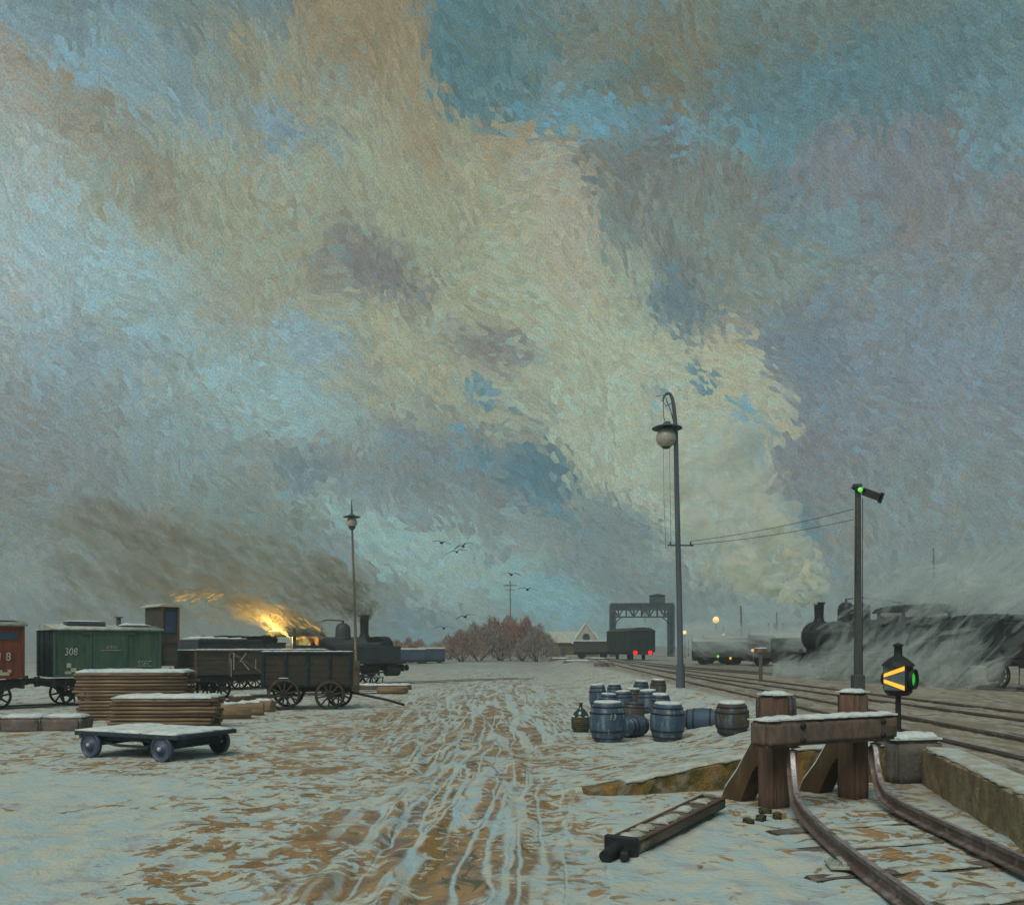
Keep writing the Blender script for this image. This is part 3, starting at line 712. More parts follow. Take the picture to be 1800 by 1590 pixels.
# ------------------------------------------------------------------ points lantern
pl = thing('point_lantern', 'black points lantern on a post, with glowing yellow arrow bars and a green lens', 'lantern', (7.62, 17.5, .6), R(-44)); pl.scale = (.92, .92, .97)
b = MB(); b.cyl((0, 0, -.1), (0, 0, .86), .065, .055, 12); b.cyl((0, 0, .0), (0, 0, .12), .11, .08, 12); b.build('post', M['iron'], pl)
b = MB(); b.lathe([(.0, .78), (.2, .8), (.27, .86), (.29, .9)], (0, 0, 0), 'z', 16, False)
b.box((0, 0, 1.16), (.5, .44, .52), (0, 0, 0), .03); b.cyl((-.25, 0, 1.13), (-.33, 0, 1.13), .13, .12, 14)
b.lathe([(.34, 1.40), (.32, 1.44), (.2, 1.54), (.1, 1.6), (.085, 1.62), (.08, 1.8), (.11, 1.81), (.11, 1.83), (.02, 1.87)], (0, 0, 0), 'z', 16)
lh = b.build('lamp_house', M['iron'], pl)
b = MB(); b.box((0, -.227, 1.16), (.44, .014, .5)); b.build('face_plate', mat('lantern_face', (104, 120, 122), (90, 106, 110), .5, 6), lh)
for s in (-1, 1):
    b = MB(); a0, a1, w_ = Vector((-.21, 0, 1.15 + s * .055)), Vector((.22, 0, 1.16 + s * .2)), .034
    vs = [(a0.x, a0.z - w_), (a1.x, a1.z - w_ * 1.3), (a1.x, a1.z + w_ * 1.3), (a0.x, a0.z + w_)]
    b.prism(vs, -.246, -.236); b.build('light_bar', E['yel'], lh)
b = MB(); b.lathe([(.02, .33), (.12, .31), (.17, .27), (.18, .25)], (0, 0, 1.14), 'x', 18); b.build('green_lens', E['green'], lh)
b = MB(); b.lathe([(.19, .25), (.205, .25), (.205, .36), (.19, .36)], (0, 0, 1.14), 'x', 18, False); b.build('lens_hood', M['iron'], lh)

# ------------------------------------------------------------------ barrels
def barrel(name, label, cat, x, y, h=.9, r=.37, group='barrels in the snowy yard', m='barrel', snow=True, rz=0, lying=None, z=None):
    z = H(x, y) if z is None else z
    t = thing(name, label, cat, (x, y, z), rz, group)
    body = MB(); prof = [(r * .72, 0), (r * .84, h * .12), (r * .97, h * .35), (r * 1.0, h * .52), (r * .96, h * .72), (r * .82, h * .92), (r * .76, h)]
    body.lathe(prof, (0, 0, 0), 'z', 24); bo = body.build('staves', M[m], t)
    for hh in (.1, .28, .74, .9):
        k = np.interp(hh, [q[1] / h for q in prof], [q[0] for q in prof]); hb = MB()
        hb.lathe([(k - .004, hh * h - .022), (k + .012, hh * h - .02), (k + .012, hh * h + .02), (k - .004, hh * h + .022)], (0, 0, 0), 'z', 24, False); hb.build('hoop', M['hoop'], t)
    if snow:
        sb = MB(); sb.lathe([(r * .74, h + .002), (r * .76, h + .02), (r * .7, h + .045), (r * .35, h + .06), (.01, h + .062)], (0, 0, 0), 'z', 22); sb.build('snow_cap', M['snow'], t)
    else:
        hd = MB(); hd.lathe([(r * .7, h - .03), (.01, h - .03)], (0, 0, 0), 'z', 22); hd.build('barrel_head', M['barreld'], t)
    t.rotation_euler = (R(random.uniform(-4, 4)), R(random.uniform(-4, 4)), random.uniform(-.3, .3))
    if lying is not None:
        t.rotation_euler = (R(90), 0, R(lying)); t.location = (x, y, z + r * .95)
    return t
p = G(1068, 1302); t = barrel('barrel', 'big blue barrel with white painted marks, foremost of the snow-capped barrels', 'barrel', p.x, p.y, .95, .455)
t.rotation_euler = (0, 0, R(-4))
text('painted_mark', '13', .2, M['chalk'], t, (.1, -.462, .62), (R(88), 0, R(12)), .9, .2)
for (x, z, q) in ((-.1, .52, .03), (-.08, .44, .02), (.0, .3, .03), (.02, .24, .02)):
    b = MB(); b.box((x, -.447, z), (.015, .012, q * 2), (0, .3, 0)); b.build('painted_mark', M['chalk'], t)
p = G(1172, 1297, .05); barrel('barrel', 'blue unnumbered front barrel, just right of the numbered barrel', 'barrel', p.x, p.y, .9, .44)
BK = [(1097, 1246, .72, .34, 'barrel', 'snow-lidded barrel directly behind the numbered barrel'),
      (1140, 1252, .74, .36, 'barrel', 'snow-lidded barrel with the widest snow disc, behind the gap between the two front barrels'),
      (1126, 1232, .66, .32, 'barrel', 'snow-lidded barrel in the back row, at its middle'),
      (1156, 1236, .66, .32, 'barreld', 'dark snow-lidded barrel in the back row, nearest the tall lamp pole'),
      (1052, 1240, .9, .33, 'barrel', 'slate blue barrel standing tall behind the wicker tub'),
      (1080, 1228, .66, .32, 'barrel', 'snow-lidded barrel in the back row, at its left end'),
      (1068, 1250, .7, .34, 'barrel', 'blue-grey barrel squeezed between the slate blue and the numbered barrel'),
      (1160, 1258, .66, .34, 'barrel', 'snow-lidded barrel close behind the unnumbered front barrel'),
      (1112, 1240, .64, .33, 'barreld', 'snow-lidded barrel in the second row, between the two wide snow discs'),
      (1112, 1262, .62, .36, 'barreld', 'squat dark barrel in the shade between the two front barrels')]
for px, py, h, r, m, lab in BK:
    p = G(px, py, .12); barrel('barrel', lab, 'barrel', p.x, p.y, h, r, m=m, snow=(py != 1262))
p = G(1287, 1290, .3); barrel('barrel', 'dark brown and blue barrel with a snowy lid, left of the buffer stop', 'barrel', p.x, p.y, .74, .40, m='barreld')
p = G(1222, 1276, .2); barrel('barrel', 'blue barrel lying on its side in the snow, right of the front barrels', 'barrel', p.x - .3, p.y, .95, .30, lying=72, snow=False)
p = G(1135, 1290, .1); barrel('barrel', 'dark barrel lying on its side between the two front barrels', 'barrel', p.x, p.y + .6, .8, .30, lying=-40, snow=False)
p = G(1330, 1272, .45); barrel('barrel', 'brown barrel lying on its side behind the left post of the buffer stop', 'barrel', p.x, p.y, .9, .38, lying=80, snow=False, m='barreld')
p = G(1021, 1286); t = thing('carboy', 'dark green glass carboy sitting in an olive wicker tub', 'carboy', (p.x, p.y, 0))
b = MB(); b.lathe([(.17, 0), (.24, .08), (.26, .3), (.25, .42), (.235, .42), (.23, .38)], (0, 0, 0), 'z', 22)
for k in range(6): b.lathe([(.262, .1 + k * .055), (.268, .115 + k * .055), (.262, .13 + k * .055)], (0, 0, 0), 'z', 22, False)
b.build('wicker_tub', M['basket'], t)
b = MB(); b.lathe([(.2, .2), (.215, .4), (.2, .5), (.13, .6), (.05, .66), (.045, .76), (.06, .77), (.06, .8), (.03, .81)], (0, .02, 0), 'z', 20); b.build('bottle', M['glass'], t)
b = MB()
for k in range(7):
    a = k * .9; snow_slab(b, (math.cos(a) * .19, math.sin(a) * .19 + .02, .42), (.12, .08), a, .035, .008, .04)
b.build('snow_rim', M['snow'], t)

# ------------------------------------------------------------------ tall lamp pole with wires, signal
TP = Vector((7.03, 37, H(7.03, 37)))
tp = thing('lamp_pole', 'tallest lamp pole, slender blue-grey mast with a hook top and an unlit hanging globe', 'lamp pole', TP)
b = MB(); path = [(0, 0, -.1), (0, 0, .9), (-.06, 0, 4), (-.15, 0, 8), (-.2, 0, 10.6), (-.26, 0, 11.5), (-.34, 0, 12.05), (-.48, 0, 12.28), (-.66, 0, 12.2), (-.74, 0, 11.95)]
sp = smoothpath(path, 6); b.tube(sp, .14, 10, .035); b.cyl((0, 0, -.1), (0, 0, 1.0), .2, .17, 12); b.build('mast', M['polew'], tp)
b = MB(); b.tube([(-.24, 0, 10.9), (-.42, 0, 11.6), (-.62, 0, 12.1)], .02, 6); b.tube([(-.32, 0, 11.9), (-.62, 0, 11.75), (-.72, 0, 11.95)], .015, 6)
b.tube([(-.72, 0, 11.95), (-.7, 0, 11.3), (-.66, 0, 11.15)], .018, 6); b.tube([(-1.05, 0, 12.15), (-.5, 0, 12.25)], .012, 6); b.build('hook_bracket', M['polew'], tp)
b = MB(); b.lathe([(.0, 11.12), (.12, 11.1), (.2, 10.98), (.5, 10.9), (.62, 10.84), (.63, 10.81), (.5, 10.85), (.2, 10.9)], (-.56, 0, 0), 'z', 26, False); b.build('lamp_shade', M['steel'], tp)
b = MB(); b.ball((-.6, 0, 10.42), .42, n=22); gl = b.build('globe', M['lampglass'], tp)
b = MB(); b.lathe([(.2, 10.05), (.14, 9.99), (.05, 9.97)], (-.6, 0, 0), 'z', 14); b.build('globe_cup', M['steel'], gl)
b = MB()
for x in (-.72, -.46): b.tube([(x, 0, 10.0), (x + .03, .02, 8), (x * .85, 0, 5.8)], .008, 5)
b.build('lowering_cord', M['polew'], tp)
b = MB(); b.box((0, 0, 5.95), (1.1, .06, .06), (0, 0, R(5))); b.cyl((.42, 0, 5.95), (.42, 0, 6.1), .035, n=8); b.cyl((-.42, 0, 5.95), (-.42, 0, 6.1), .035, n=8); b.build('cross_arm', M['steel'], tp)
SG = A(1508, 1215, 34.0); SG.z = .6
sg = thing('railway_signal', 'wooden semaphore signal post with a lowered arm and a lit green lamp', 'signal', SG, 0)
b = MB(); b.box((0, 0, 3.9), (.26, .24, 7.9), (0, 0, 0), .03, .72); b.box((0, 0, .3), (.42, .4, .7), (0, 0, 0), .03); b.box((-.02, 0, 7.9), (.3, .2, .1)); b.build('post', M['signalp'], sg)
b = MB(); b.box((.52, -.16, -.02), (.78, .03, .3), (0, 0, 0), .01); b.box((.88, -.16, -.02), (.16, .03, .42), (0, 0, 0), .01); b.box((.08, -.16, 0), (.3, .03, .14))
arm = b.build('arm', M['frame'], sg); arm.location = (0, 0, 7.72); arm.rotation_euler = (0, R(20), 0)
b = MB(); b.cyl((-.26, -.1, 7.82), (-.05, -.1, 7.72), .06, .09, 8); b.build('counterweight', M['iron'], sg)
b = MB(); b.lathe([(.01, -.27), (.07, -.25), (.095, -.2)], (.01, 0, 7.7), 'y', 14); b.build('green_lens', E['lime'], sg)
b = MB(); b.tube([(.12, -.15, .6), (.12, -.15, 7.4)], .015, 5); b.build('pull_rod', M['iron'], sg)
b = MB(); b.tube([(-.16, -.15, 4.2), (-.16, -.15, 7.2)], .014, 5)
for k in range(9): b.tube([(-.16, -.15, 4.3 + k * .33), (.0, -.13, 4.3 + k * .33)], .01, 4)
b.build('ladder', M['signalp'], sg)
for k, (z0, z1) in enumerate(((6.12, 7.0), (5.98, 6.6))):
    a = TP + Vector((.42, 0, z0)); c = SG + Vector((-.15, 0, z1)); b = MB()
    pts = [a.lerp(c, i / 14) + Vector((0, 0, -.12 * 4 * (i / 14) * (1 - i / 14))) for i in range(15)]
    b.tube(pts, .011, 5); o = b.build('overhead_wire', M['iron'])
    tag(o, ('upper' if k == 0 else 'lower') + ' of the two wires strung from the tall lamp pole to the signal', 'wire', 'wires between pole and signal')

# small mast lamp on the left
LP_ = Vector((-8.95, 51, 0)); lp = thing('lamp_pole', 'shorter brown-grey lamp pole with a small globe, standing by the left engine', 'lamp pole', LP_)
b = MB(); b.tube([(0, 0, -.1), (0, 0, .8), (-.1, 0, 5), (-.24, 0, 9.0)], .11, 9, .06); b.cyl((0, 0, 0), (0, 0, .8), .15, .13, 10); b.build('mast', M['poleb'], lp)
b = MB(); b.lathe([(.0, 9.95), (.12, 9.93), (.2, 9.85), (.5, 9.78), (.5, 9.75), (.2, 9.79)], (-.26, 0, 0), 'z', 20, False); b.cyl((-.26, 0, 9.9), (-.27, 0, 10.75), .05, .025, 8); b.box((-.26, 0, 10.05), (.1, .1, .3)); b.build('lamp_shade', M['steel'], lp)
b = MB(); b.ball((-.26, 0, 9.45), .31, n=18); b.build('globe', M['lampglass'], lp)
b = MB(); b.lathe([(.08, 9.0), (.2, 9.15), (.22, 9.22)], (-.25, 0, 0), 'z', 14, False); b.build('globe_cup', M['steel'], lp)

sp_ = G(1337, 1197, .6); t = thing('marker_post', 'small T-shaped marker post standing alone beside the far tracks', 'sign post', sp_)
b = MB(); b.box((0, 0, .75), (.16, .14, 1.5), (0, 0, 0), .02); b.build('post', M['poleb'], t)
b = MB(); b.box((0, -.02, 1.52), (.62, .2, .22), (0, 0, 0), .03); b.build('head_board', M['sleeper'], t)
b = MB(); snow_slab(b, (0, -.02, 1.63), (.6, .2), 0, .05, .01, .08); b.build('snow_cap', M['snow'], t)
# ------------------------------------------------------------------ rolling stock
def spoke_wheel(name, parent, loc, r, wd, m, nsp=8, dish=0, solid=False, tyre=.07, hub=.12, spw=.05):
    t = MB()                                        # wheel lies in the local x-z plane, axle along y
    t.lathe([(r - tyre, -wd / 2), (r, -wd / 2), (r, wd / 2), (r - tyre, wd / 2), (r - tyre, -wd / 2)], loc, 'y', 28, False)
    if solid:
        t.lathe([(r - tyre, -wd * .2), (hub, -wd * .35), (.01, -wd * .35)], loc, 'y', 22, False); t.lathe([(r - tyre, wd * .2), (hub, wd * .35), (.01, wd * .35)], loc, 'y', 22, False)
    else:
        for k in range(nsp):
            a = 2 * math.pi * k / nsp + .2; c, s = math.cos(a), math.sin(a)
            t.cyl((loc[0] + c * hub * .6, loc[1], loc[2] + s * hub * .6), (loc[0] + c * (r - tyre * .6), loc[1], loc[2] + s * (r - tyre * .6)), spw, spw * .75, 6)
    o = t.build(name, m, parent)
    h = MB(); h.cyl((loc[0], loc[1] - wd * 1.1, loc[2]), (loc[0], loc[1] + wd * 1.1, loc[2]), hub, hub, 12); h.build('hub', M['iron'], o)
    return o
def buffers(parent, x, sgn, z=1.0, sp=.87):
    for s in (-1, 1):
        b = MB(); b.cyl((x, s * sp, z), (x + sgn * .42, s * sp, z), .1, .07, 10); b.cyl((x + sgn * .42, s * sp, z), (x + sgn * .47, s * sp, z), .2, .2, 14); b.build('buffer', M['iron'], parent)
def running_gear(parent, L, axles, m='frame', side=1.15, r=.48):
    b = MB()
    for s in (-1, 1): b.box((L / 2, s * .95, .92), (L, .1, .24), (0, 0, 0), .01)
    b.box((0.05, 0, .92), (.12, 2.3, .3)); b.box((L - .05, 0, .92), (.12, 2.3, .3))
    for ax in axles:
        for s in (-1, 1):
            b.prism([(ax - .22, .86), (ax + .22, .86), (ax + .12, .42), (ax - .12, .42)], s * .98 - .03, s * .98 + .03)
            b.tube([(ax - .5, s * 1.04, .84), (ax - .25, s * 1.04, .74), (ax, s * 1.04, .7), (ax + .25, s * 1.04, .74), (ax + .5, s * 1.04, .84)], .045, 6)
            b.box((ax, s * 1.05, .5), (.22, .14, .2), (0, 0, 0), .02)
        b.cyl((ax, -.8, r), (ax, .8, r), .07, n=8)
    b.build('underframe', M[m], parent)
    for ax in axles:
        for s in (-1, 1): spoke_wheel('wheel', parent, (ax, s * .75, r), r, .13, M['iron'], 8, hub=.11, spw=.045)
# direction of the goods train
TH = R(42); TD = Vector((math.cos(TH), math.sin(TH), 0))
W0 = Vector((-17.6, 34, 0)) + Vector((-math.sin(TH), math.cos(TH), 0)) * 1.1
def roofed(name, label, cat, at, L, Wd, m, mend, hb=1.15, ht=3.0, guard=False):
    t = thing(name, label, cat, at, TH)
    running_gear(t, L, (L * .2, L * .8))
    b = MB(); b.box((L / 2, 0, (hb + ht) / 2), (L, Wd, ht - hb), (0, 0, 0), .015); body = b.build('body', M[m], t)
    b = MB()
    n = 11
    for k in range(1, n):                           # board seams and posts stand proud of the boards
        for s in (-1, 1): b.box((L * k / n, s * (Wd / 2 + .004), (hb + ht) / 2), (.012, .012, ht - hb - .1))
    for k in (0.01, .33, .66, .99):
        for s in (-1, 1): b.box((L * k, s * (Wd / 2 + .02), (hb + ht) / 2), (.09, .05, ht - hb), (0, 0, 0), .01)
    for s in (-1, 1): b.box((L / 2, s * (Wd / 2 + .025), ht - .07), (L, .05, .1)); b.box((L / 2, s * (Wd / 2 + .025), hb + .06), (L, .05, .12))
    b.build('side_posts', M[mend], body)
    b = MB(); b.box((-.012, 0, (hb + ht) / 2), (.02, Wd - .03, ht - hb - .02))
    for y in (-.7, 0, .7): b.box((-.04, y, (hb + ht) / 2), (.05, .09, ht - hb), (0, 0, 0), .01)
    b.build('end_boards', M['endgreen'], t)
    b = MB(); b.box((L / 2, -(Wd / 2 + .035), (hb + ht) / 2 - .04), (L * .31, .04, ht - hb - .24), (0, 0, 0), .01); b.box((L / 2, -(Wd / 2 + .06), ht - .16), (L * .5, .03, .05)); b.build('sliding_door', M[m], t)
    poly = [(-Wd / 2 - .1, ht - .03), (-Wd / 2 - .08, ht + .05), (-Wd * .25, ht + .17), (0, ht + .21), (Wd * .25, ht + .17), (Wd / 2 + .08, ht + .05), (Wd / 2 + .1, ht - .03)]
    def arch(x0, x1, dz, m_, nm, par, cut=1.0):
        q = MB(); a = [q.bm.verts.new((x0, y * cut, z + dz)) for y, z in poly]; c = [q.bm.verts.new((x1, y * cut, z + dz)) for y, z in poly]
        for i in range(len(poly) - 1): f = q.bm.faces.new((a[i], a[i + 1], c[i + 1], c[i])); f.smooth = True
        q.bm.faces.new(a); q.bm.faces.new(c[::-1]); q.bm.faces.new((a[0], c[0], c[-1], a[-1])); return q.build(nm, m_, par)
    rf = arch(-.1, L + .1, 0, M['snow_dirty'], 'roof', t)
    buffers(t, 0, -1); buffers(t, L, 1)
    return t, rf, Wd
gw, grf, wd = roofed('goods_wagon', 'green covered goods wagon with white numbers and a tall brakeman\'s hut at its far end', 'goods wagon', W0, 4.1, 2.3, 'green', 'green')
b = MB(); snow_slab(b, (1.35, -.25, 3.2), (1.5, .8), 0, .1, .015, .2); b.build('snow_patch', M['snow'], grf)
b = MB(); b.box((1.3, -.55, 3.24), (1.45, .5, .14), (0, 0, 0), .02); b.build('roof_hatch', M['steel'], grf)
b = MB(); snow_slab(b, (1.3, -.55, 3.312), (1.45, .5), 0, .05, .01, .15); b.build('snow_patch', M['snow'], grf)
b = MB(); snow_slab(b, (3.2, -.4, 3.18), (1.2, .9), 0, .1, .015, .2); b.build('snow_patch', M['snow'], grf)
b = MB(); b.cyl((2.62, -.5, 3.1), (2.62, -.5, 3.5), .09, n=10); b.cyl((2.62, -.5, 3.5), (2.62, -.5, 3.54), .16, n=10); b.build('stove_pipe', M['steel'], grf)
b = MB(); b.box((4.5, -.15, 3.22), (.74, 1.9, 1.55), (0, 0, 0), .03); b.box((4.5, -.15, 2.0), (.66, 1.8, .95), (0, 0, 0), .02); hut = b.build('brake_hut', M['brown'], gw)
b = MB(); b.box((4.5, -1.115, 3.35), (.48, .03, .9), (0, 0, 0), .01); b.build('hut_window', M['bluew'], hut)
b = MB()
for x in (4.17, 4.83): b.box((x, -1.12, 3.2), (.08, .06, 1.5))
b.build('hut_posts', M['post'], hut)
b = MB(); b.prism([(4.0, 3.98), (4.0, 4.03), (4.25, 4.12), (4.75, 4.12), (5.0, 4.03), (5.0, 3.98)], -1.22, .92); hr = b.build('hut_roof', M['plaster'], hut)
yS = -(2.3 / 2 + .075)
text('wagon_number', '308', .40, M['white'], gw, (.62, yS + .045, 2.12), (R(90), 0, 0), .8, .1)
text('wagon_number', 'SSEC', .36, M['chalk'], gw, (3.42, yS + .045, 1.62), (R(90), 0, 0), .75, .1)
text('wagon_mark', 'zsu', .26, M['chalk'], gw, (2.1, yS - .005, 2.32), (R(90), 0, 0), 1.3, .2)
b = MB(); b.box((2.1, yS - .002, 2.18), (.75, .006, .03)); b.build('wagon_mark', M['chalk'], gw)
b = MB()
for x, z, a, c in ((.55, 1.6, .16, .18), (.72, 1.42, .2, .16), (.52, 1.3, .24, .16)): b.box((x, yS + .05, z), (a, .012, c))
b.build('paper_label', M['plaster'], gw)
b = MB(); b.box((.65, yS - .02, .72), (.5, .3, .05)); b.box((.45, yS + .1, .9), (.05, .05, .4)); b.box((.85, yS + .1, .9), (.05, .05, .4)); b.build('step', M['frame'], gw)
rw_, rrf, _ = roofed('goods_wagon', 'rust red covered goods wagon with white numbers, cut off by the left edge', 'goods wagon', W0 - TD * 5.35 + Vector((.34, -.1, 0)), 4.1, 2.3, 'red', 'red', ht=3.12)
b = MB(); b.box((3.55, yS + .06, 2.72), (.62, .03, .26)); b.build('vent_window', M['bluew'], rw_)
text('wagon_number', 'K1 8', .42, M['white'], rw_, (3.3, yS + .045, 1.95), (R(90), 0, 0), .85, .05)
b = MB()
for x, z, a, c in ((3.42, 1.28, .34, .22), (3.6, 1.42, .12, .12), (3.3, 1.42, .12, .1)): b.box((x, yS + .05, z), (a, .012, c))
b.build('paper_label', M['plaster'], rw_)
b = MB(); snow_slab(b, (2, -.3, 3.3), (3.9, 1.0), 0, .04, .01, .3); b.build('snow_patch', M['snow_dirty'], rrf)
# open wagon
OW = W0 + TD * 5.6 + Vector((-.15, .2, 0))
ow_ = thing('open_wagon', 'grey-brown open wagon with diagonal braces and a big white painted letter K', 'goods wagon', OW, TH)
L = 6.4; running_gear(ow_, L, (1.3, 5.1))
b = MB()
for s in (-1, 1):
    for k in range(5): b.box((L / 2, s * 1.12, 1.2 + k * .215), (L, .06, .205), (0, 0, 0), .008)
for x in (.03, L - .03):
    for k in range(5): b.box((x, 0, 1.2 + k * .215), (.06, 2.18, .205), (0, 0, 0), .008)
b.box((L / 2, 0, 1.1), (L, 2.2, .06)); body = b.build('body', M['brown'], ow_)
b = MB()
for x in (.05, 1.55, 3.2, 4.85, 6.35): b.box((x, -1.17, 1.6), (.1, .05, 1.1), (0, 0, 0), .01)
for x0, x1 in ((1.55, 3.1), (4.85, 3.3)):
    dx = x1 - x0; b.box(((x0 + x1) / 2, -1.175, 1.62), (math.hypot(dx, 1.0), .045, .12), (0, math.atan2(1.0, dx) * (1) if dx > 0 else -math.atan2(1.0, -dx), 0), .01)
b.box((L / 2, -1.17, 2.14), (L + .04, .09, .07), (0, 0, 0), .01); b.build('braces', M['timberold'], body)
b = MB(); snow_slab(b, (L / 2, -1.15, 2.18), (L, .16), 0, .05, .012, .12); snow_slab(b, (L / 2, 1.12, 2.15), (L, .14), 0, .05, .012, .12); b.build('snow_rim', M['snow'], body)
for c_, d_, a_ in (((1.72, -1.207, 1.68), (.05, .012, .75), 0), ((2.15, -1.207, 1.85), (.05, .012, .5), 38), ((2.25, -1.207, 1.5), (.05, .012, .55), -42), ((2.75, -1.207, 1.55), (.035, .012, .45), 0), ((1.6, -1.207, 1.4), (.03, .012, .8), 0)):
    b = MB(); b.box(c_, d_, (0, R(a_), 0)); b.build('painted_stroke', M['chalk'], ow_)
b = MB(); b.rough((L / 2, 0, 1.95), (L - .3, 1.9, .3), amp=.06, n=5); b.build('coal_load', M['iron'], ow_)
# horse cart with big spoked wheels
CT = G(462, 1246); ct = thing('cart', 'dark boarded freight cart on big spoked wheels, unhitched beside the open wagon', 'cart', CT + Vector((0, .2, 0)), R(9))
b = MB()
for k in range(5): b.box((1.62, -.75, 1.02 + k * .245), (3.3, .06, .235), (0, 0, 0), .01); b.box((1.62, .75, 1.02 + k * .245), (3.3, .06, .235), (0, 0, 0), .01)
for x in (0, 3.24): b.box((x, 0, 1.5), (.06, 1.5, 1.2), (0, 0, 0), .01)
b.box((1.62, 0, .88), (3.3, 1.5, .08)); body = b.build('cart_body', M['cart'], ct)
b = MB()
for x in (.05, .85, 1.65, 2.45, 3.2): b.box((x, -.80, 1.5), (.11, .05, 1.28), (0, 0, 0), .01)
b.box((1.62, -.8, 2.1), (3.36, .07, .08)); b.build('posts', M['endgreen'], body)
b = MB(); b.box((1.62, 0, .72), (3.0, .5, .16)); b.cyl((.95, -.9, .58), (.95, .9, .58), .06, n=8); b.cyl((2.65, -.9, .54), (2.65, .9, .54), .06, n=8); b.box((.95, 0, .66), (.2, 1.2, .16)); b.box((2.65, 0, .63), (.2, 1.2, .16)); b.tube([(3.2, 0, .6), (4.6, -.3, .3), (5.2, -.4, .12)], .05, 7); b.build('axle_frame', M['frame'], ct)
for x, y, r_ in ((.8, -.93, .585), (2.45, -.93, .54), (.8, .93, .585), (2.72, .93, .5)):
    wh = spoke_wheel('wheel', ct, (x, y, r_), r_, .09, M['wheelw'], 10, tyre=.09, hub=.13, spw=.045)
    t_ = MB(); t_.lathe([(r_ - .005, -.05), (r_ + .012, -.05), (r_ + .012, .05), (r_ - .005, .05)], (x, y, r_), 'y', 28, False); t_.build('tyre', M['hoop'], wh)
b = MB(); snow_slab(b, (.8, -.93, 1.165), (.34, .09), 0, .03, .006, .05); snow_slab(b, (1.62, -.8, 2.142), (3.3, .1), 0, .035, .01, .1); b.build('snow_patch', M['snow'], ct)
bx = thing('plank_screen', 'upright grey-brown plank panel leaning at the right end of the dark cart', 'panel', Vector((-7.35, 40.5, 0)), R(20))
b = MB()
for k in range(5): b.box((-.28 + k * .15, 0, .92), (.14, .05, 1.5 + random.uniform(-.05, .05)), (R(4), 0, 0), .008)
b.build('planks', M['timberold'], bx); b = MB(); b.box((.02, -.05, .5), (.75, .04, .1)); b.box((.02, -.05, 1.3), (.75, .04, .1)); b.build('battens', M['brown'], bx)

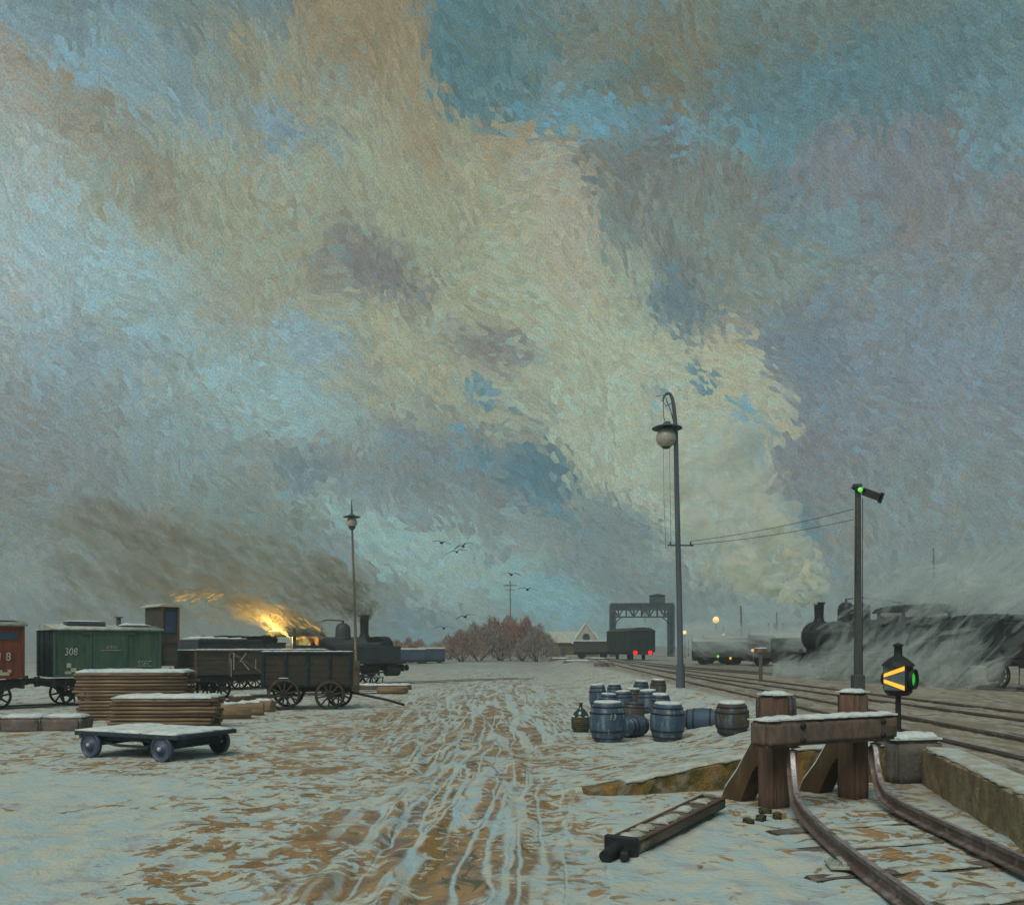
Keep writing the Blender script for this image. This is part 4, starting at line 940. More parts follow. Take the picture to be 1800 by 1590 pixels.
# ------------------------------------------------------------------ steam engines; local x runs from the front buffer backwards
def engine(label, at, back, loco, Lb, tank, dome, chim, sand, cab, tend, zc=2.2, rb=.78, cabh=3.5, dh=1.0):
    rz = math.atan2(back[1], back[0]); m = M[loco]
    t = thing('steam_locomotive', label, 'steam engine', at, rz)
    b = MB(); b.box((Lb / 2 + .3, 0, 1.02), (Lb + .5, 1.9, .3), (0, 0, 0), .02); b.box((.12, 0, 1.0), (.14, 2.5, .42), (0, 0, 0), .02); b.build('frame', M['frame'], t)
    b = MB(); b.box((Lb / 2 + .2, -1.2, 1.3), (Lb + .2, .5, .05)); b.box((Lb / 2 + .2, 1.2, 1.3), (Lb + .2, .5, .05)); b.build('running_board', M['iron'], t)
    b = MB(); b.lathe([(rb + .02, 1.35), (rb + .02, 1.6), (rb, 1.62), (rb, Lb - 1.6)], (0, 0, zc), 'x', 28); 
    for x in np.arange(2.4, Lb - 1.8, 1.25): b.lathe([(rb, x - .04), (rb + .014, x - .03), (rb + .014, x + .03), (rb, x + .04)], (0, 0, zc), 'x', 28, False)
    b.build('boiler', m, t)
    b = MB(); b.lathe([(.02, .33), (.3, .36), (.66, .46), (rb, .55), (rb + .06, .55), (rb + .06, 1.38)], (0, 0, zc), 'x', 28); b.box((.95, 0, 1.42), (.8, 1.1, .9))
    sb = b.build('smokebox', M['iron'], t)
    b = MB(); b.lathe([(.56, .405), (.6, .395), (.6, .43)], (0, 0, zc), 'x', 24, False); b.box((.36, 0, zc), (.03, .06, .9)); b.cyl((.28, 0, zc), (.4, 0, zc), .05, n=8); b.build('door_ring', M['steel'], sb)
    b = MB(); b.lathe([(.36, zc + rb - .06), (.3, zc + rb + .08), (.25, zc + rb + .25), (.27, zc + chim - .15), (.34, zc + chim - .05), (.34, zc + chim), (.24, zc + chim + .02), (.23, zc + chim - .3)], (.98, 0, 0) if not tank else (2.2, 0, 0), 'z', 20); b.build('chimney', M['iron'], t)
    b = MB(); dz = zc + rb
    b.lathe([(.5, dz - .1), (.46, dz + .05), (.44, dz + .5 * dh), (.38, dz + .7 * dh), (.22, dz + .82 * dh), (.02, dz + .86 * dh)], (dome, 0, 0), 'z', 20); b.build('steam_dome', m, t)
    b = MB()
    if sand: b.lathe([(.46, dz - .1), (.44, dz + .1), (.44, dz + .62 * dh), (.36, dz + .72 * dh), (.02, dz + .76 * dh)], (sand, 0, 0), 'z', 18); b.build('sand_dome', m, t)
    b = MB(); b.cyl((dome, 0, dz + .84 * dh), (dome, 0, dz + 1.0 * dh), .06, n=8); b.tube([(dome, 0, dz + .98 * dh), (dome + 1.2, .1, dz + 1.0 * dh), (cab[0], .2, dz + .75)], .035, 6); b.build('steam_pipe', M['iron'], t)
    b = MB(); b.tube([(.6, -rb - .1, zc + .25), (cab[0], -rb - .1, zc + .3)], .025, 6); b.tube([(.6, rb + .1, zc + .25), (cab[0], rb + .1, zc + .3)], .025, 6); b.build('handrail', M['steel'], t)
    if tank:
        b = MB()
        for s in (-1, 1): b.box((2.75, s * 1.1, 1.82), (4.6, .62, 1.06), (0, 0, 0), .04)
        b.box((.75, 0, 1.75), (.7, 2.5, .9), (0, 0, 0), .05); b.build('side_tank', m, t)
        b = MB(); b.prism([(1.2, zc + rb - .15), (1.6, zc + rb + .02), (2.4, zc + rb + .02), (2.4, zc), (.45, zc), (.5, zc + .15)], -.6, .6); b.build('smokebox_saddle', M['iron'], t)
    # cab
    c0, c1 = cab; b = MB()
    for s in (-1, 1):
        b.box(((c0 + c1) / 2, s * 1.22, 1.85), (c1 - c0, .05, 1.1), (0, 0, 0), .01); b.box((c0 + .12, s * 1.22, 2.85), (.24, .05, 1.0)); b.box((c1 - .1, s * 1.22, 2.85), (.2, .05, 1.0))
    b.box((c0, 0, 1.75), (.06, 2.44, .9)); b.box((c0, 0, cabh - .55), (.06, 2.44, .22))
    for y in (-1.05, 0, 1.05): b.box((c0, y, 2.6), (.06, .5 if y == 0 else .34, 1.1))
    b.box(((c0 + c1) / 2, 0, 1.32), (c1 - c0, 2.4, .06)); cb = b.build('cab', m, t)
    poly = [(-1.38, cabh - .26), (-1.2, cabh - .1), (-.7, cabh + .06), (0, cabh + .12), (.7, cabh + .06), (1.2, cabh - .1), (1.38, cabh - .26)]
    q = MB()
    for dzz in (0,):
        a = [q.bm.verts.new((c0 - .2, y, z)) for y, z in poly]; c = [q.bm.verts.new((c1 + .35, y, z)) for y, z in poly]
        a2 = [q.bm.verts.new((c0 - .2, y, z - .05)) for y, z in poly]; c2 = [q.bm.verts.new((c1 + .35, y, z - .05)) for y, z in poly]
        for i in range(6):
            q.bm.faces.new((a[i], a[i + 1], c[i + 1], c[i])).smooth = True; q.bm.faces.new((a2[i], c2[i], c2[i + 1], a2[i + 1])).smooth = True
            q.bm.faces.new((a[i], a2[i], a2[i + 1], a[i + 1])); q.bm.faces.new((c[i], c[i + 1], c2[i + 1], c2[i]))
        q.bm.faces.new((a[0], c[0], c2[0], a2[0])); q.bm.faces.new((a[-1], a2[-1], c2[-1], c[-1]))
    q.build('cab_roof', m, t)
    # wheels, cylinders, rods
    r_ = .62
    for x in np.linspace(2.3, Lb - .9, 4 if not tank else 3):
        for s in (-1, 1): spoke_wheel('driving_wheel', t, (x, s * .82, r_), r_, .14, M['iron'], 12, hub=.14, spw=.04)
    for s in (-1, 1):
        b = MB(); b.cyl((.55, s * 1.2, .82), (1.45, s * 1.2, .82), .3, n=16); b.box((1.0, s * 1.1, 1.1), (.8, .35, .4), (0, 0, 0), .03); b.build('cylinder', M['iron'], t)
        b = MB(); b.box((Lb / 2 + .4, s * .98, .5), (Lb - 2.6, .05, .12)); b.box((2.3, s * 1.05, .7), (2.2, .05, .09), (0, R(5), 0)); b.build('coupling_rod', M['steel'], t)
    buffers(t, .05, -1)
    b = MB(); b.cyl((.2, .7, 1.25), (.2, .7, 1.5), .1, n=8); b.cyl((.2, -.7, 1.25), (.2, -.7, 1.5), .1, n=8); b.build('front_lamp', M['steel'], t)
    return t
def tender(label, at, back, m, L, htop=2.6):
    t = thing('tender', label, 'tender', at, math.atan2(back[1], back[0]))
    b = MB(); b.box((L / 2, 0, 1.0), (L, 2.1, .26), (0, 0, 0), .02); b.build('frame', M['frame'], t)
    b = MB(); b.box((L / 2, 0, (htop + 1.15) / 2), (L - .1, 2.6, htop - 1.15), (0, 0, 0), .06); b.box((L * .62, 0, htop + .06), (L * .7, 2.2, .16), (0, 0, 0), .03); b.build('tank', M[m], t)
    b = MB()
    for s in (-1, 1):
        b.box((L / 2, s * 1.31, htop - .03), (L - .1, .03, .05)); b.box((L / 2, s * 1.31, 1.22), (L - .1, .03, .06))
        for x in np.linspace(.1, L - .1, 5): b.box((x, s * 1.31, (htop + 1.15) / 2), (.05, .03, htop - 1.2))
    b.build('rivet_strips', M['iron'], t)
    b = MB(); b.rough((L * .42, 0, htop + .1), (L * .7, 1.7, .4), amp=.09, n=4); b.build('coal', M['iron'], t)
    for x in np.linspace(.8, L - .8, 3):
        for s in (-1, 1): spoke_wheel('wheel', t, (x, s * .82, .5), .5, .13, M['iron'], 10, hub=.12, spw=.04)
    b = MB()
    for x in np.linspace(.8, L - .8, 3):
        for s in (-1, 1): b.box((x, s * 1.04, .55), (.3, .1, .4), (0, 0, 0), .03); b.box((x, s * 1.06, .85), (.9, .08, .1))
    b.build('axle_boxes', M['frame'], t); buffers(t, L, 1)
    return t
LF = Vector((-7.5, 56, 0)); LBK = Vector((-.71, -.70, 0)).normalized()
le = engine('blue-black tank engine on the left with a fire-lit cab, smoking', LF, LBK, 'loco2', 8.0, True, 3.75, 2.1, 0, (6.0, 7.9), None, zc=2.15, rb=.74, cabh=3.2)
b = MB(); b.box((.35, 0, 1.27), (.5, 2.1, .04)); b.build('front_step', M['iron'], le)
b = MB(); snow_slab(b, (-.0, .6, 1.22), (.3, 1.0), 0, .06, .015, .12); b.build('snow_patch', M['snow'], le)
b = MB(); b.box((6.08, 0, 2.35), (.06, 1.9, 1.6)); b.build('backhead', M['grate'], le)
b = MB(); b.box((6.14, 0, 1.75), (.05, .7, .5), (0, 0, 0), .02); b.build('fire_door', E['fire'], le)
lt = tender('long low blue-black tender behind the fire-lit engine, snow on its coal', LF + LBK * 8.3, LBK, 'loco2', 5.2, 2.55)
b = MB(); snow_slab(b, (3.6, 0, 2.72), (2.6, 2.0), 0, .12, .03, .25); b.build('snow_patch', M['snow'], lt)
RF = Vector((17.3, 51.5, .68)); RBK = Vector((.2, -.98, 0)).normalized()
re_ = engine('big black engine on the right half hidden by its own steam', RF, RBK, 'loco', 10.4, False, 3.7, 1.95, 5.1, (8.3, 10.4), None, zc=2.2, rb=.82, cabh=3.55, dh=1.2)
rt = tender('black tender on the right veiled by streaks of steam, with a red tail lamp', RF + RBK * 10.7, RBK, 'loco', 6.0, 2.62)
b = MB(); b.ball((6.25, -.3, 1.55), .2, (.7, 1, 1.7), 12); b.build('tail_lamp', E['orange'], rt)
b = MB(); b.cyl((6.2, -.3, 1.9), (6.2, -.3, 2.35), .07, n=8); b.build('lamp_bracket', M['iron'], rt)

# ------------------------------------------------------------------ tracks
def track(label, pts, z, n_sl, group=None, gauge=1.5, part=True):
    o = Vector(pts[0]); t = thing('railway_track', label, 'track', (o.x, o.y, z), 0, group)
    p = [Vector((q[0], q[1], 0)) - Vector((o.x, o.y, 0)) for q in pts]; p = smoothpath(p, 4)
    for s in (-1, 1):
        line = []
        for i, q in enumerate(p):
            d = (p[min(i + 1, len(p) - 1)] - p[max(i - 1, 0)]).normalized(); line.append(q + Vector((d.y, -d.x, 0)) * s * gauge / 2 + Vector((0, 0, .12)))
        b = MB(); b.sweep(RP, line); r_ = b.build('rail', M['rail'], t)
        b = MB(); b.sweep([(-.03, .083), (-.03, .087), (.03, .087), (.03, .083)], line); b.build('worn_top', M['railtop'], r_)
    dist = [0]
    for a, c in zip(p, p[1:]): dist.append(dist[-1] + (c - a).length)
    for k in range(n_sl):
        s = .4 + k * .72
        if s > dist[-1]: break
        i = max(j for j in range(len(dist)) if dist[j] <= s); i = min(i, len(p) - 2); d = (p[i + 1] - p[i]).normalized(); q = p[i] + d * (s - dist[i])
        b = MB(); b.box((q.x, q.y, -.005), (.24, 2.5, .12), (0, 0, math.atan2(d.y, d.x)), .02); b.build('sleeper', M['sleeper'], t)
    return t
track('nearest of the right-hand tracks, running from the right edge past the points lantern', [(8.3, 6.5), (8.6, 16), (8.9, 30), (9.4, 55), (11, 110)], .48, 60)
track('track under the big black engine on the right', [(23.6, 15), (20.2, 33), (16.3, 52), (13.4, 75), (12.6, 115)], .48, 90)
track('snow-dusted track between the points lantern and the big black engine', [(13.3, 10), (12.6, 20), (12.0, 34), (11.4, 60), (11.3, 80)], .47, 70)
track('track under the goods wagons on the left', [tuple(W0 - TD * 9), tuple(W0), tuple(W0 + TD * 8), tuple(W0 + TD * 16)], -.16, 40)
track('track under the fire-lit tank engine on the left', [tuple(LF - LBK * 12), tuple(LF), tuple(LF + LBK * 14)], -.16, 40)

# ------------------------------------------------------------------ timber, blocks, trolley
def stack(name_lab, snow_lab, ox, oy, rz, L, cols, rows, base, th=.085, bw=.36, jit=.12, group=None, m='timber'):
    ca, sa = math.cos(rz), math.sin(rz); n = 0
    for r_ in range(rows):
        for c in range(cols):
            if 0 < r_ < rows - 1 and 0 < c < cols - 1: continue      # wholly buried boards
            l = L + random.uniform(-jit, jit); dx = random.uniform(-jit, jit) * .7
            b = MB(); b.rough((0, 0, 0), (l, bw * .96, th), (0, R(random.uniform(-.3, .3)), R(random.uniform(-.8, .8))), .004, 1)
            yy = (c - (cols - 1) / 2) * bw
            o = b.build('plank', M['timber'] if (r_ + c) % 3 else M['timberold'], loc=(ox + dx * ca - yy * sa, oy + dx * sa + yy * ca, base + (r_ + .5) * (th + .022)))
            o.rotation_euler = (0, 0, rz); tag(o, name_lab, 'plank', group)
    for r_ in range(rows):
        if r_ in (0, 3, 6):
            for s in (-.36, 0, .36):
                b = MB(); b.box((s * L, 0, base + r_ * (th + .022) - .012), (.1, bw * cols * .96, .02)); o = b.build('spacer_batten', M['timberold'], loc=(ox, oy, 0)); o.rotation_euler = (0, 0, rz)
                tag(o, 'thin batten pressed between boards of ' + ('the tall timber stack' if rows > 9 else 'the low timber stack'), 'batten', group)
    b = MB(); snow_slab(b, (0, 0, 0), (L * 1.0, bw * cols), 0, .10, .022, .2); o = b.build('snow_cover', M['snow'], loc=(ox, oy, base + rows * (th + .022) + .005)); o.rotation_euler = (0, 0, rz)
    tag(o, snow_lab, 'snow')
p = G(216, 1268); stack('brown sawn plank in the tall snow-topped timber stack', 'white snow lid on the tall timber stack', p.x, p.y + 1.1, R(6), 3.3, 4, 14, 0, group='planks of the tall timber stack')
p = G(292, 1280); stack('brown sawn plank in the low timber stack behind the trolley', 'white snow lid on the low timber stack behind the trolley', p.x - .1, p.y + .4, R(2), 2.85, 3, 8, 0, group='planks of the low timber stack', bw=.4)
for i, (px, py, r_, h, lab) in enumerate(((360, 1262, .17, .62, 'dark upright log stump at the right end of the low timber stack'), (378, 1258, .13, .4, 'shorter upright log stump beside the taller stump'))):
    p = G(px, py); t = thing('log_stump', lab, 'stump', p); b = MB(); b.lathe([(r_ * 1.05, -.05), (r_, .1), (r_ * .96, h)], (0, 0, 0), 'z', 14); b.build('wood', M['strut'], t)
    b = MB(); b.lathe([(r_ * .95, h), (r_ * .98, h + .03), (r_ * .6, h + .06), (.01, h + .065)], (0, 0, 0), 'z', 14); b.build('snow_cap', M['snow'], t)
LG = [(412, 1262, 1.0, .3, 25, 'snow-capped ochre log nearest the upright stumps'), (440, 1256, .9, .27, 10, 'ochre log in the middle of the row beside the cart wheel'), (462, 1250, .8, .25, -12, 'ochre log nearest the big cart wheel'),
      (425, 1240, 1.1, .24, 60, 'half-buried log behind the row of ochre logs'), (390, 1246, .7, .22, -35, 'small dark log between the stumps and the wagon')]
for px, py, l, r_, a, lab in LG:
    p = G(px, py); t = thing('log', lab, 'log', (p.x, p.y, r_ * .7), R(a), 'logs between the timber and the cart'); b = MB(); b.lathe([(r_ * .9, -l / 2), (r_, -l / 2 + .04), (r_ * .97, 0), (r_, l / 2 - .04), (r_ * .9, l / 2)], (0, 0, 0), 'x', 14); b.build('wood', M['timber'] if r_ > .24 else M['strut'], t)
    b = MB(); snow_slab(b, (0, 0, r_ * .86), (l * .8, r_ * 1.0), 0, .08, .02, .1); b.build('snow_cap', M['snow'], t)
tr = thing('trolley', 'low flat yard trolley with a snow-covered deck and four small wheels', 'trolley', G(275, 1326), R(-24))
b = MB(); b.box((0, 0, .50), (2.9, 1.75, .09), (0, 0, 0), .015); b.box((-1.25, 0, .46), (.06, 1.78, .12)); b.build('deck', M['trolley'], tr)
b = MB()
for s in (-1, 1): b.box((0, s * .6, .41), (2.5, .1, .12), (0, 0, 0), .01)
for x in (-1.0, 1.0): b.box((x, 0, .36), (.16, 1.5, .14), (0, 0, 0), .01); b.cyl((x, -.78, .26), (x, .78, .26), .04, n=8)
for s in (-1, 1): b.tube([(-1.0, s * .7, .35), (-.4, s * .7, .26), (.4, s * .7, .26), (1.0, s * .7, .35)], .03, 6)
b.build('undercarriage', M['trolley'], tr)
for x in (-1.0, 1.0):
    for s in (-1, 1):
        b = MB(); b.lathe([(.24, -.05), (.265, -.05), (.265, .05), (.24, .05), (.24, .02), (.1, .035), (.1, .075), (.01, .075)] if s > 0 else [(.24, .05), (.265, .05), (.265, -.05), (.24, -.05), (.24, -.02), (.1, -.035), (.1, -.075), (.01, -.075)], (x, s * .82, .26), 'y', 24, False); wo_ = b.build('wheel', M['twheel'], tr)
        b = MB(); b.ball((x, s * .9, .26), .045, n=8); b.build('hub_cap', M['white'], wo_)
b = MB()
for k, (x, l) in enumerate(((-.95, .9), (-.02, .88), (.93, .92))): snow_slab(b, (x, 0, .546), (l, 1.72), 0, .045, .014, .14)
b.build('snow_cover', M['snow'], tr)
KB = [(-60, 30, 1.5), (20, 1, 1.4), (92, -3, 1.5)]
for i, lab in enumerate(('purple-grey kerb block with snow, at the left edge', 'purple-grey kerb block with snow, second from the left edge', 'purple-grey kerb block with snow, ending at the timber stack')):
    p = G(-25 + i * 68, 1284); t = thing('kerb_block', lab, 'stone block', (p.x, p.y + .1 * i, 0), R(3 - 2 * i), 'kerb blocks below the goods wagons')
    b = MB(); b.rough((0, 0, .16), (1.12, .8, .44), amp=.015, n=3); b.build('block', M['kerb'], t)
    b = MB(); snow_slab(b, (0, .05, .37), (1.1, .7), 0, .09, .025, .14); b.build('snow_cap', M['snow'], t)
p = G(690, 1219); t = thing('timber_baulk', 'short ochre timber baulk with snow, right of the left lamp pole', 'timber', (p.x, p.y, 0), R(4)); b = MB(); b.rough((0, 0, .22), (1.5, .5, .4), amp=.012, n=3); b.build('wood', M['timber'], t)
b = MB(); snow_slab(b, (-.3, .1, .42), (2.1, .7), 0, .07, .02, .15); b.build('snow_cap', M['snow'], t)
p = G(660, 1213); t = thing('loading_kerb', 'long dark low kerb edged with snow, between the cart and the ochre baulk', 'kerb', (p.x, p.y + .8, 0), R(8)); b = MB(); b.rough((0, 0, .12), (3.6, .5, .26), amp=.012, n=3); b.build('stone', M['stonegrey'], t)
b = MB(); snow_slab(b, (0, .05, .252), (3.6, .5), 0, .08, .025, .15); b.build('snow_cap', M['snow'], t)
p = G(662, 1203); t = thing('trestle', 'little snow-covered trestle in front of the left engine', 'trestle', (p.x, p.y, 0), R(5)); b = MB(); b.box((0, 0, .44), (.85, .3, .06)); [b.box((x, 0, .2), (.06, .26, .46)) for x in (-.36, .36)]; b.build('frame', M['frame'], t)
b = MB(); snow_slab(b, (0, 0, .47), (.85, .3), 0, .1, .02, .1); b.build('snow_cap', M['snow'], t)
# ------------------------------------------------------------------ far yard
GA = Vector(((1128 - 900) / F * 150, 150, 0)); ga = thing('gantry_crane', 'steel portal crane spanning the far track, with a winch house on its girder', 'crane', GA, R(-4))
zt = 2.35 + (HOR - 1060) / F * 150
b = MB()
def truss(b, x0, x1, z0, z1, y, n):
    b.box(((x0 + x1) / 2, y, z0), (x1 - x0, .22, .2)); b.box(((x0 + x1) / 2, y, z1), (x1 - x0, .22, .25))
    for i in range(n):
        xa, xb = x0 + (x1 - x0) * i / n, x0 + (x1 - x0) * (i + 1) / n
        b.cyl((xa, y, z0), (xa, y, z1), .08, n=6); a_, c_ = ((xa, y, z0), (xb, y, z1)) if i % 2 else ((xa, y, z1), (xb, y, z0)); b.cyl(a_, c_, .08, n=6)
for y in (-.8, .8): truss(b, -5.2, 5.2, zt - 2.3, zt - .2, y, 8)
b.box((0, 0, zt - .05), (10.6, 1.9, .14)); b.box((0, 0, zt - .7), (10.4, 1.6, .9)); b.build('girder', M['steel'], ga)
for x in (-4.9, 4.9):
    b = MB()
    for y in (-1.0, 1.0):
        b.cyl((x - .38, y, 0), (x - .38, y, zt - .3), .14, n=6); b.cyl((x + .38, y, 0), (x + .38, y, zt - .3), .14, n=6)
        for k in range(6): z0 = k * 1.45; b.cyl((x - .38, y, z0), (x + .38, y, z0 + 1.45), .07, n=5); b.cyl((x + .38, y, z0), (x - .38, y, z0 + 1.45), .07, n=5)
    b.box((x, 0, .3), (1.0, 2.6, .4)); s = 1 if x < 0 else -1
    b.box((x, 0, zt * .45), (.55, 1.2, zt * .8)); b.tube([(x + s * .4, 0, zt - 4.0), (x + s * .7, 0, zt - 3.0), (x + s * 1.6, 0, zt - 2.3)], .1, 6); b.build('leg', M['steel'], ga)
b = MB(); b.box((2.6, 0, zt + .65), (2.5, 1.9, 1.25), (0, 0, 0), .1); b.prism([(1.2, zt + 1.28), (2.6, zt + 1.6), (4.0, zt + 1.28)], -1.1, 1.1); b.build('winch_house', M['steel'], ga)
b = MB(); b.box((.6, 0, zt - 1.6), (.9, 1.0, .7)); b.cyl((.6, 0, zt - 2.0), (.6, 0, zt - 3.2), .05, n=6); b.build('hoist', M['chalk'], ga)
def farvan(name, label, x, y, rz, L, Wd, h0, h1, m, roof='farwagon', cat='goods wagon', arch=.2, snowroof=True, group=None):
    t = thing(name, label, cat, (x, y, H(x, y)), rz, group)
    b = MB(); b.box((L / 2, 0, (h0 + h1) / 2), (L, Wd, h1 - h0), (0, 0, 0), .04)
    for k in range(1, 5): b.box((L * k / 5, -Wd / 2 - .02, (h0 + h1) / 2), (.1, .05, h1 - h0)); b.box((L * k / 5, Wd / 2 + .02, (h0 + h1) / 2), (.1, .05, h1 - h0))
    b.build('body', M[m], t)
    b = MB(); b.box((L / 2, 0, h0 - .15), (L, Wd * .8, .3))
    for ax in (L * .2, L * .8):
        for s in (-1, 1): b.cyl((ax, s * .7, .48), (ax, s * .85, .48), .48, n=14)
    b.build('underframe', M['frame'], t)
    b = MB(); a = [b.bm.verts.new((-.1, y_, h1 + z_)) for y_, z_ in ((-Wd / 2 - .1, -.02), (-Wd * .3, arch * .8), (0, arch), (Wd * .3, arch * .8), (Wd / 2 + .1, -.02))]; c = [b.bm.verts.new((L + .1, v.co.y, v.co.z)) for v in a]
    for i in range(4): b.bm.faces.new((a[i], a[i + 1], c[i + 1], c[i]))
    b.bm.faces.new(a); b.bm.faces.new(c[::-1]); b.bm.faces.new((a[0], c[0], c[-1], a[-1])); b.build('roof', M['snow_dirty'] if snowroof else M[roof], t)
    return t
gd = farvan('brake_van', 'dark green van under the portal crane, seen from its end, with two red tail lamps', 15.9, 108, R(102), 9, 3.3, 1.0, 3.6, 'loco', arch=.45, snowroof=False, cat='brake van')
for s in (-1, 1):
    b = MB(); b.cyl((-.12, s * .95, .95), (-.02, s * .95, .95), .25, n=16); b.build('tail_lamp', E['red'], gd)
b = MB(); b.box((-.05, -.0, 2.0), (.04, 3.1, .08)); b.box((-.05, 0, 2.9), (.04, 2.6, .9)); [b.box((-.06, y, 2.2), (.06, .12, 2.4)) for y in (-1.5, -.5, .5, 1.5)]; b.build('end_framing', M['endgreen'], gd)
farvan('goods_wagon', 'dark low wagon standing left of the portal crane van', 13.6, 122, R(170), 5, 2.8, .9, 2.4, 'farwagon')
# row of dark stock beyond the tracks on the right
FW = [(1218, 1168, 6, 2.2, 'farwagon', 'low dark wagon just right of the tall lamp pole'), (1238, 1166, 3, 2.6, 'farred', 'dull red wagon end right of the tall lamp pole'), (1262, 1168, 6.5, 2.5, 'farwagon', 'dark wagon right of the dull red one'), (1318, 1170, 6, 2.7, 'farwagon', 'dark brown wagon behind the T-shaped marker post'), (1360, 1174, 6, 2.4, 'farwagon', 'low dark wagon directly in front of the right engine')]
for i, (px, py, L, h, m, lab) in enumerate(FW):
    p = G(px, py, .6); farvan('goods_wagon', lab, p.x, p.y, R(-6), L * .8, 2.6, .7, h, m, group='dark wagons in the distance')
def house(name, label, px0, px1, pyb, Yd, hw, ridge, wall, roof, rz=0, gable=None):
    x0, x1 = (px0 - 900) / F * Yd, (px1 - 900) / F * Yd; Wd = x1 - x0; z0 = 0
    t = thing(name, label, 'house' if 'house' in name else 'shed', ((x0 + x1) / 2, Yd, z0), rz); b = MB(); b.box((0, 4, hw / 2), (Wd, 8, hw), (0, 0, 0), .02); b.build('wall', M[wall], t)
    b = MB()
    a = [(-Wd / 2 - .3, hw - .1), (Wd / 2 + .3, hw - .1)]
    v = [b.bm.verts.new(q) for q in ((-Wd / 2 - .3, -.4, hw), (Wd / 2 + .3, -.4, hw), (Wd / 2 + .3, 8.4, hw), (-Wd / 2 - .3, 8.4, hw), (-Wd / 2 + .4, 4, ridge), (Wd / 2 - .1, 4, ridge))]
    for f in ((0, 1, 5, 4), (1, 2, 5), (2, 3, 4, 5), (3, 0, 4), (3, 2, 1, 0)): b.bm.faces.new([v[i] for i in f])
    b.build('roof', M[roof], t)
    return t
Yh = 150
h0 = house('farmhouse', 'pale house with a snow-white gable holding a round window, at the centre of the horizon', 962, 1052, 1152, Yh, 2.9, 4.9, 'ochrewall', 'snow_dirty')
b = MB(); b.prism([(.0, 2.85), (4.6, 2.85), (2.1, 6.1)], -.62, 3.5); b.build('gable', M['plaster'], h0)
b = MB(); b.lathe([(.62, -.72), (.62, -.64), (.01, -.64)], (2.2, 0, 3.85), 'y', 20); b.build('round_window', M['bluew'], h0)
for x in (-3.4, -1.6, 1.2, 3.2):
    b = MB(); b.box((x, -.03, 1.5), (.7, .06, 1.0)); b.build('window', M['bluew'], h0)
b = MB(); b.prism([(2.1, 6.05), (2.1, 6.2), (5.0, 2.75), (4.75, 2.7)], -.75, 3.5); b.prism([(2.1, 6.05), (2.1, 6.2), (-.3, 2.75), (-.05, 2.7)], -.75, 3.5); b.build('gable_snow', M['snow'], h0)
s1 = house('signal_shed', 'dark hip-roofed shed among the far masts, right of the tall lamp pole', 1288, 1322, 1160, 120, 2.4, 3.9, 'farwagon', 'stonegrey')
s2 = house('engine_shed', 'long low dark shed roof beside the front of the right engine', 1330, 1398, 1160, 100, 2.0, 2.9, 'farwagon', 'farwagon')
# bare bushes on the horizon
def bush(label, px, Yd, wpx, hpx, m, seed, group):
    rnd = random.Random(seed); sc = Yd / F; x0 = (px - 900) * sc; wd = wpx * sc; ht = hpx * sc; z0 = H(x0, Yd)
    t = thing('bush', label, 'bush', (x0, Yd, z0), 0, group)
    b = MB(); tw = MB()
    for k in range(7):
        bx_ = rnd.uniform(-.22, .22) * wd; tip = Vector((bx_ * 2.2, rnd.uniform(-.5, .5), ht * rnd.uniform(.4, .62))); b.tube([(bx_ * .05, 0, -.1), tuple(tip * .5), tuple(tip)], .09 * ht / 4, 6, .04 * ht / 4)
    b.build('trunk', M['bark'], t)
    for k in range(1500):
        u = rnd.gauss(0, .3); v = rnd.random() ** .55
        if abs(u) > .62: continue
        topz = ht * (1 - 1.5 * u * u) * (1 + .10 * math.sin(u * 23 + seed)); px_ = Vector((u * wd, rnd.uniform(-.3, .3) * wd * .6, max(.05, v * topz)))
        d = Vector((u * 1.5 + rnd.gauss(0, .35), rnd.gauss(0, .35), 1.0 - .3 * abs(u))).normalized(); l = ht * rnd.uniform(.08, .2); wv = ht * .008 * rnd.uniform(.6, 1.6)
        sd_ = d.cross(Vector((rnd.gauss(0, .3), -1, 0))).normalized() * wv; e = px_ + d * l; mid = px_ + d * l * .5 + Vector((rnd.gauss(0, .05), rnd.gauss(0, .05), 0)) * l
        vs = [tw.bm.verts.new(q) for q in (px_ - sd_, px_ + sd_, mid + sd_ * .8, e, mid - sd_ * .8)]; tw.bm.faces.new(vs)
    tw.build('crown', M[m], t)
BU = [(812, 132, 60, 50, 'twig', 'low reddish bush at the left end of the big thicket'), (842, 138, 76, 62, 'twig2', 'violet-brown bush left of centre in the big thicket'), (880, 142, 84, 72, 'twig', 'tallest reddish bush at the middle of the big thicket'),
      (918, 138, 72, 70, 'twig', 'tall reddish bush at the right of the big thicket'), (944, 130, 50, 52, 'twig2', 'violet-brown bush at the right end of the big thicket, nearest the house'),
      (678, 120, 60, 42, 'twig', 'low reddish bush just right of the left engine'), (722, 124, 60, 40, 'twig', 'low reddish bush between the left engine and the blue wagons'), (790, 150, 60, 36, 'twig2', 'small faint bush left of the big thicket')]
for i, (px, Yd, wp, hp, m, lab) in enumerate(BU): bush(lab, px, Yd, wp * 1.25, hp * .96, m, i + 3, 'bare bushes on the horizon')
farvan('goods_wagon', 'blue-grey wagon at the horizon, right of the left engine', (700 - 900) / F * 118, 118, R(4), 3.6, 2.4, .5, 1.9, 'bluew', group='blue wagons on the horizon')
farvan('goods_wagon', 'brighter blue wagon at the horizon, left of the big thicket', (738 - 900) / F * 122, 122, R(2), 3.4, 2.4, .5, 2.0, 'bluew', group='blue wagons on the horizon')
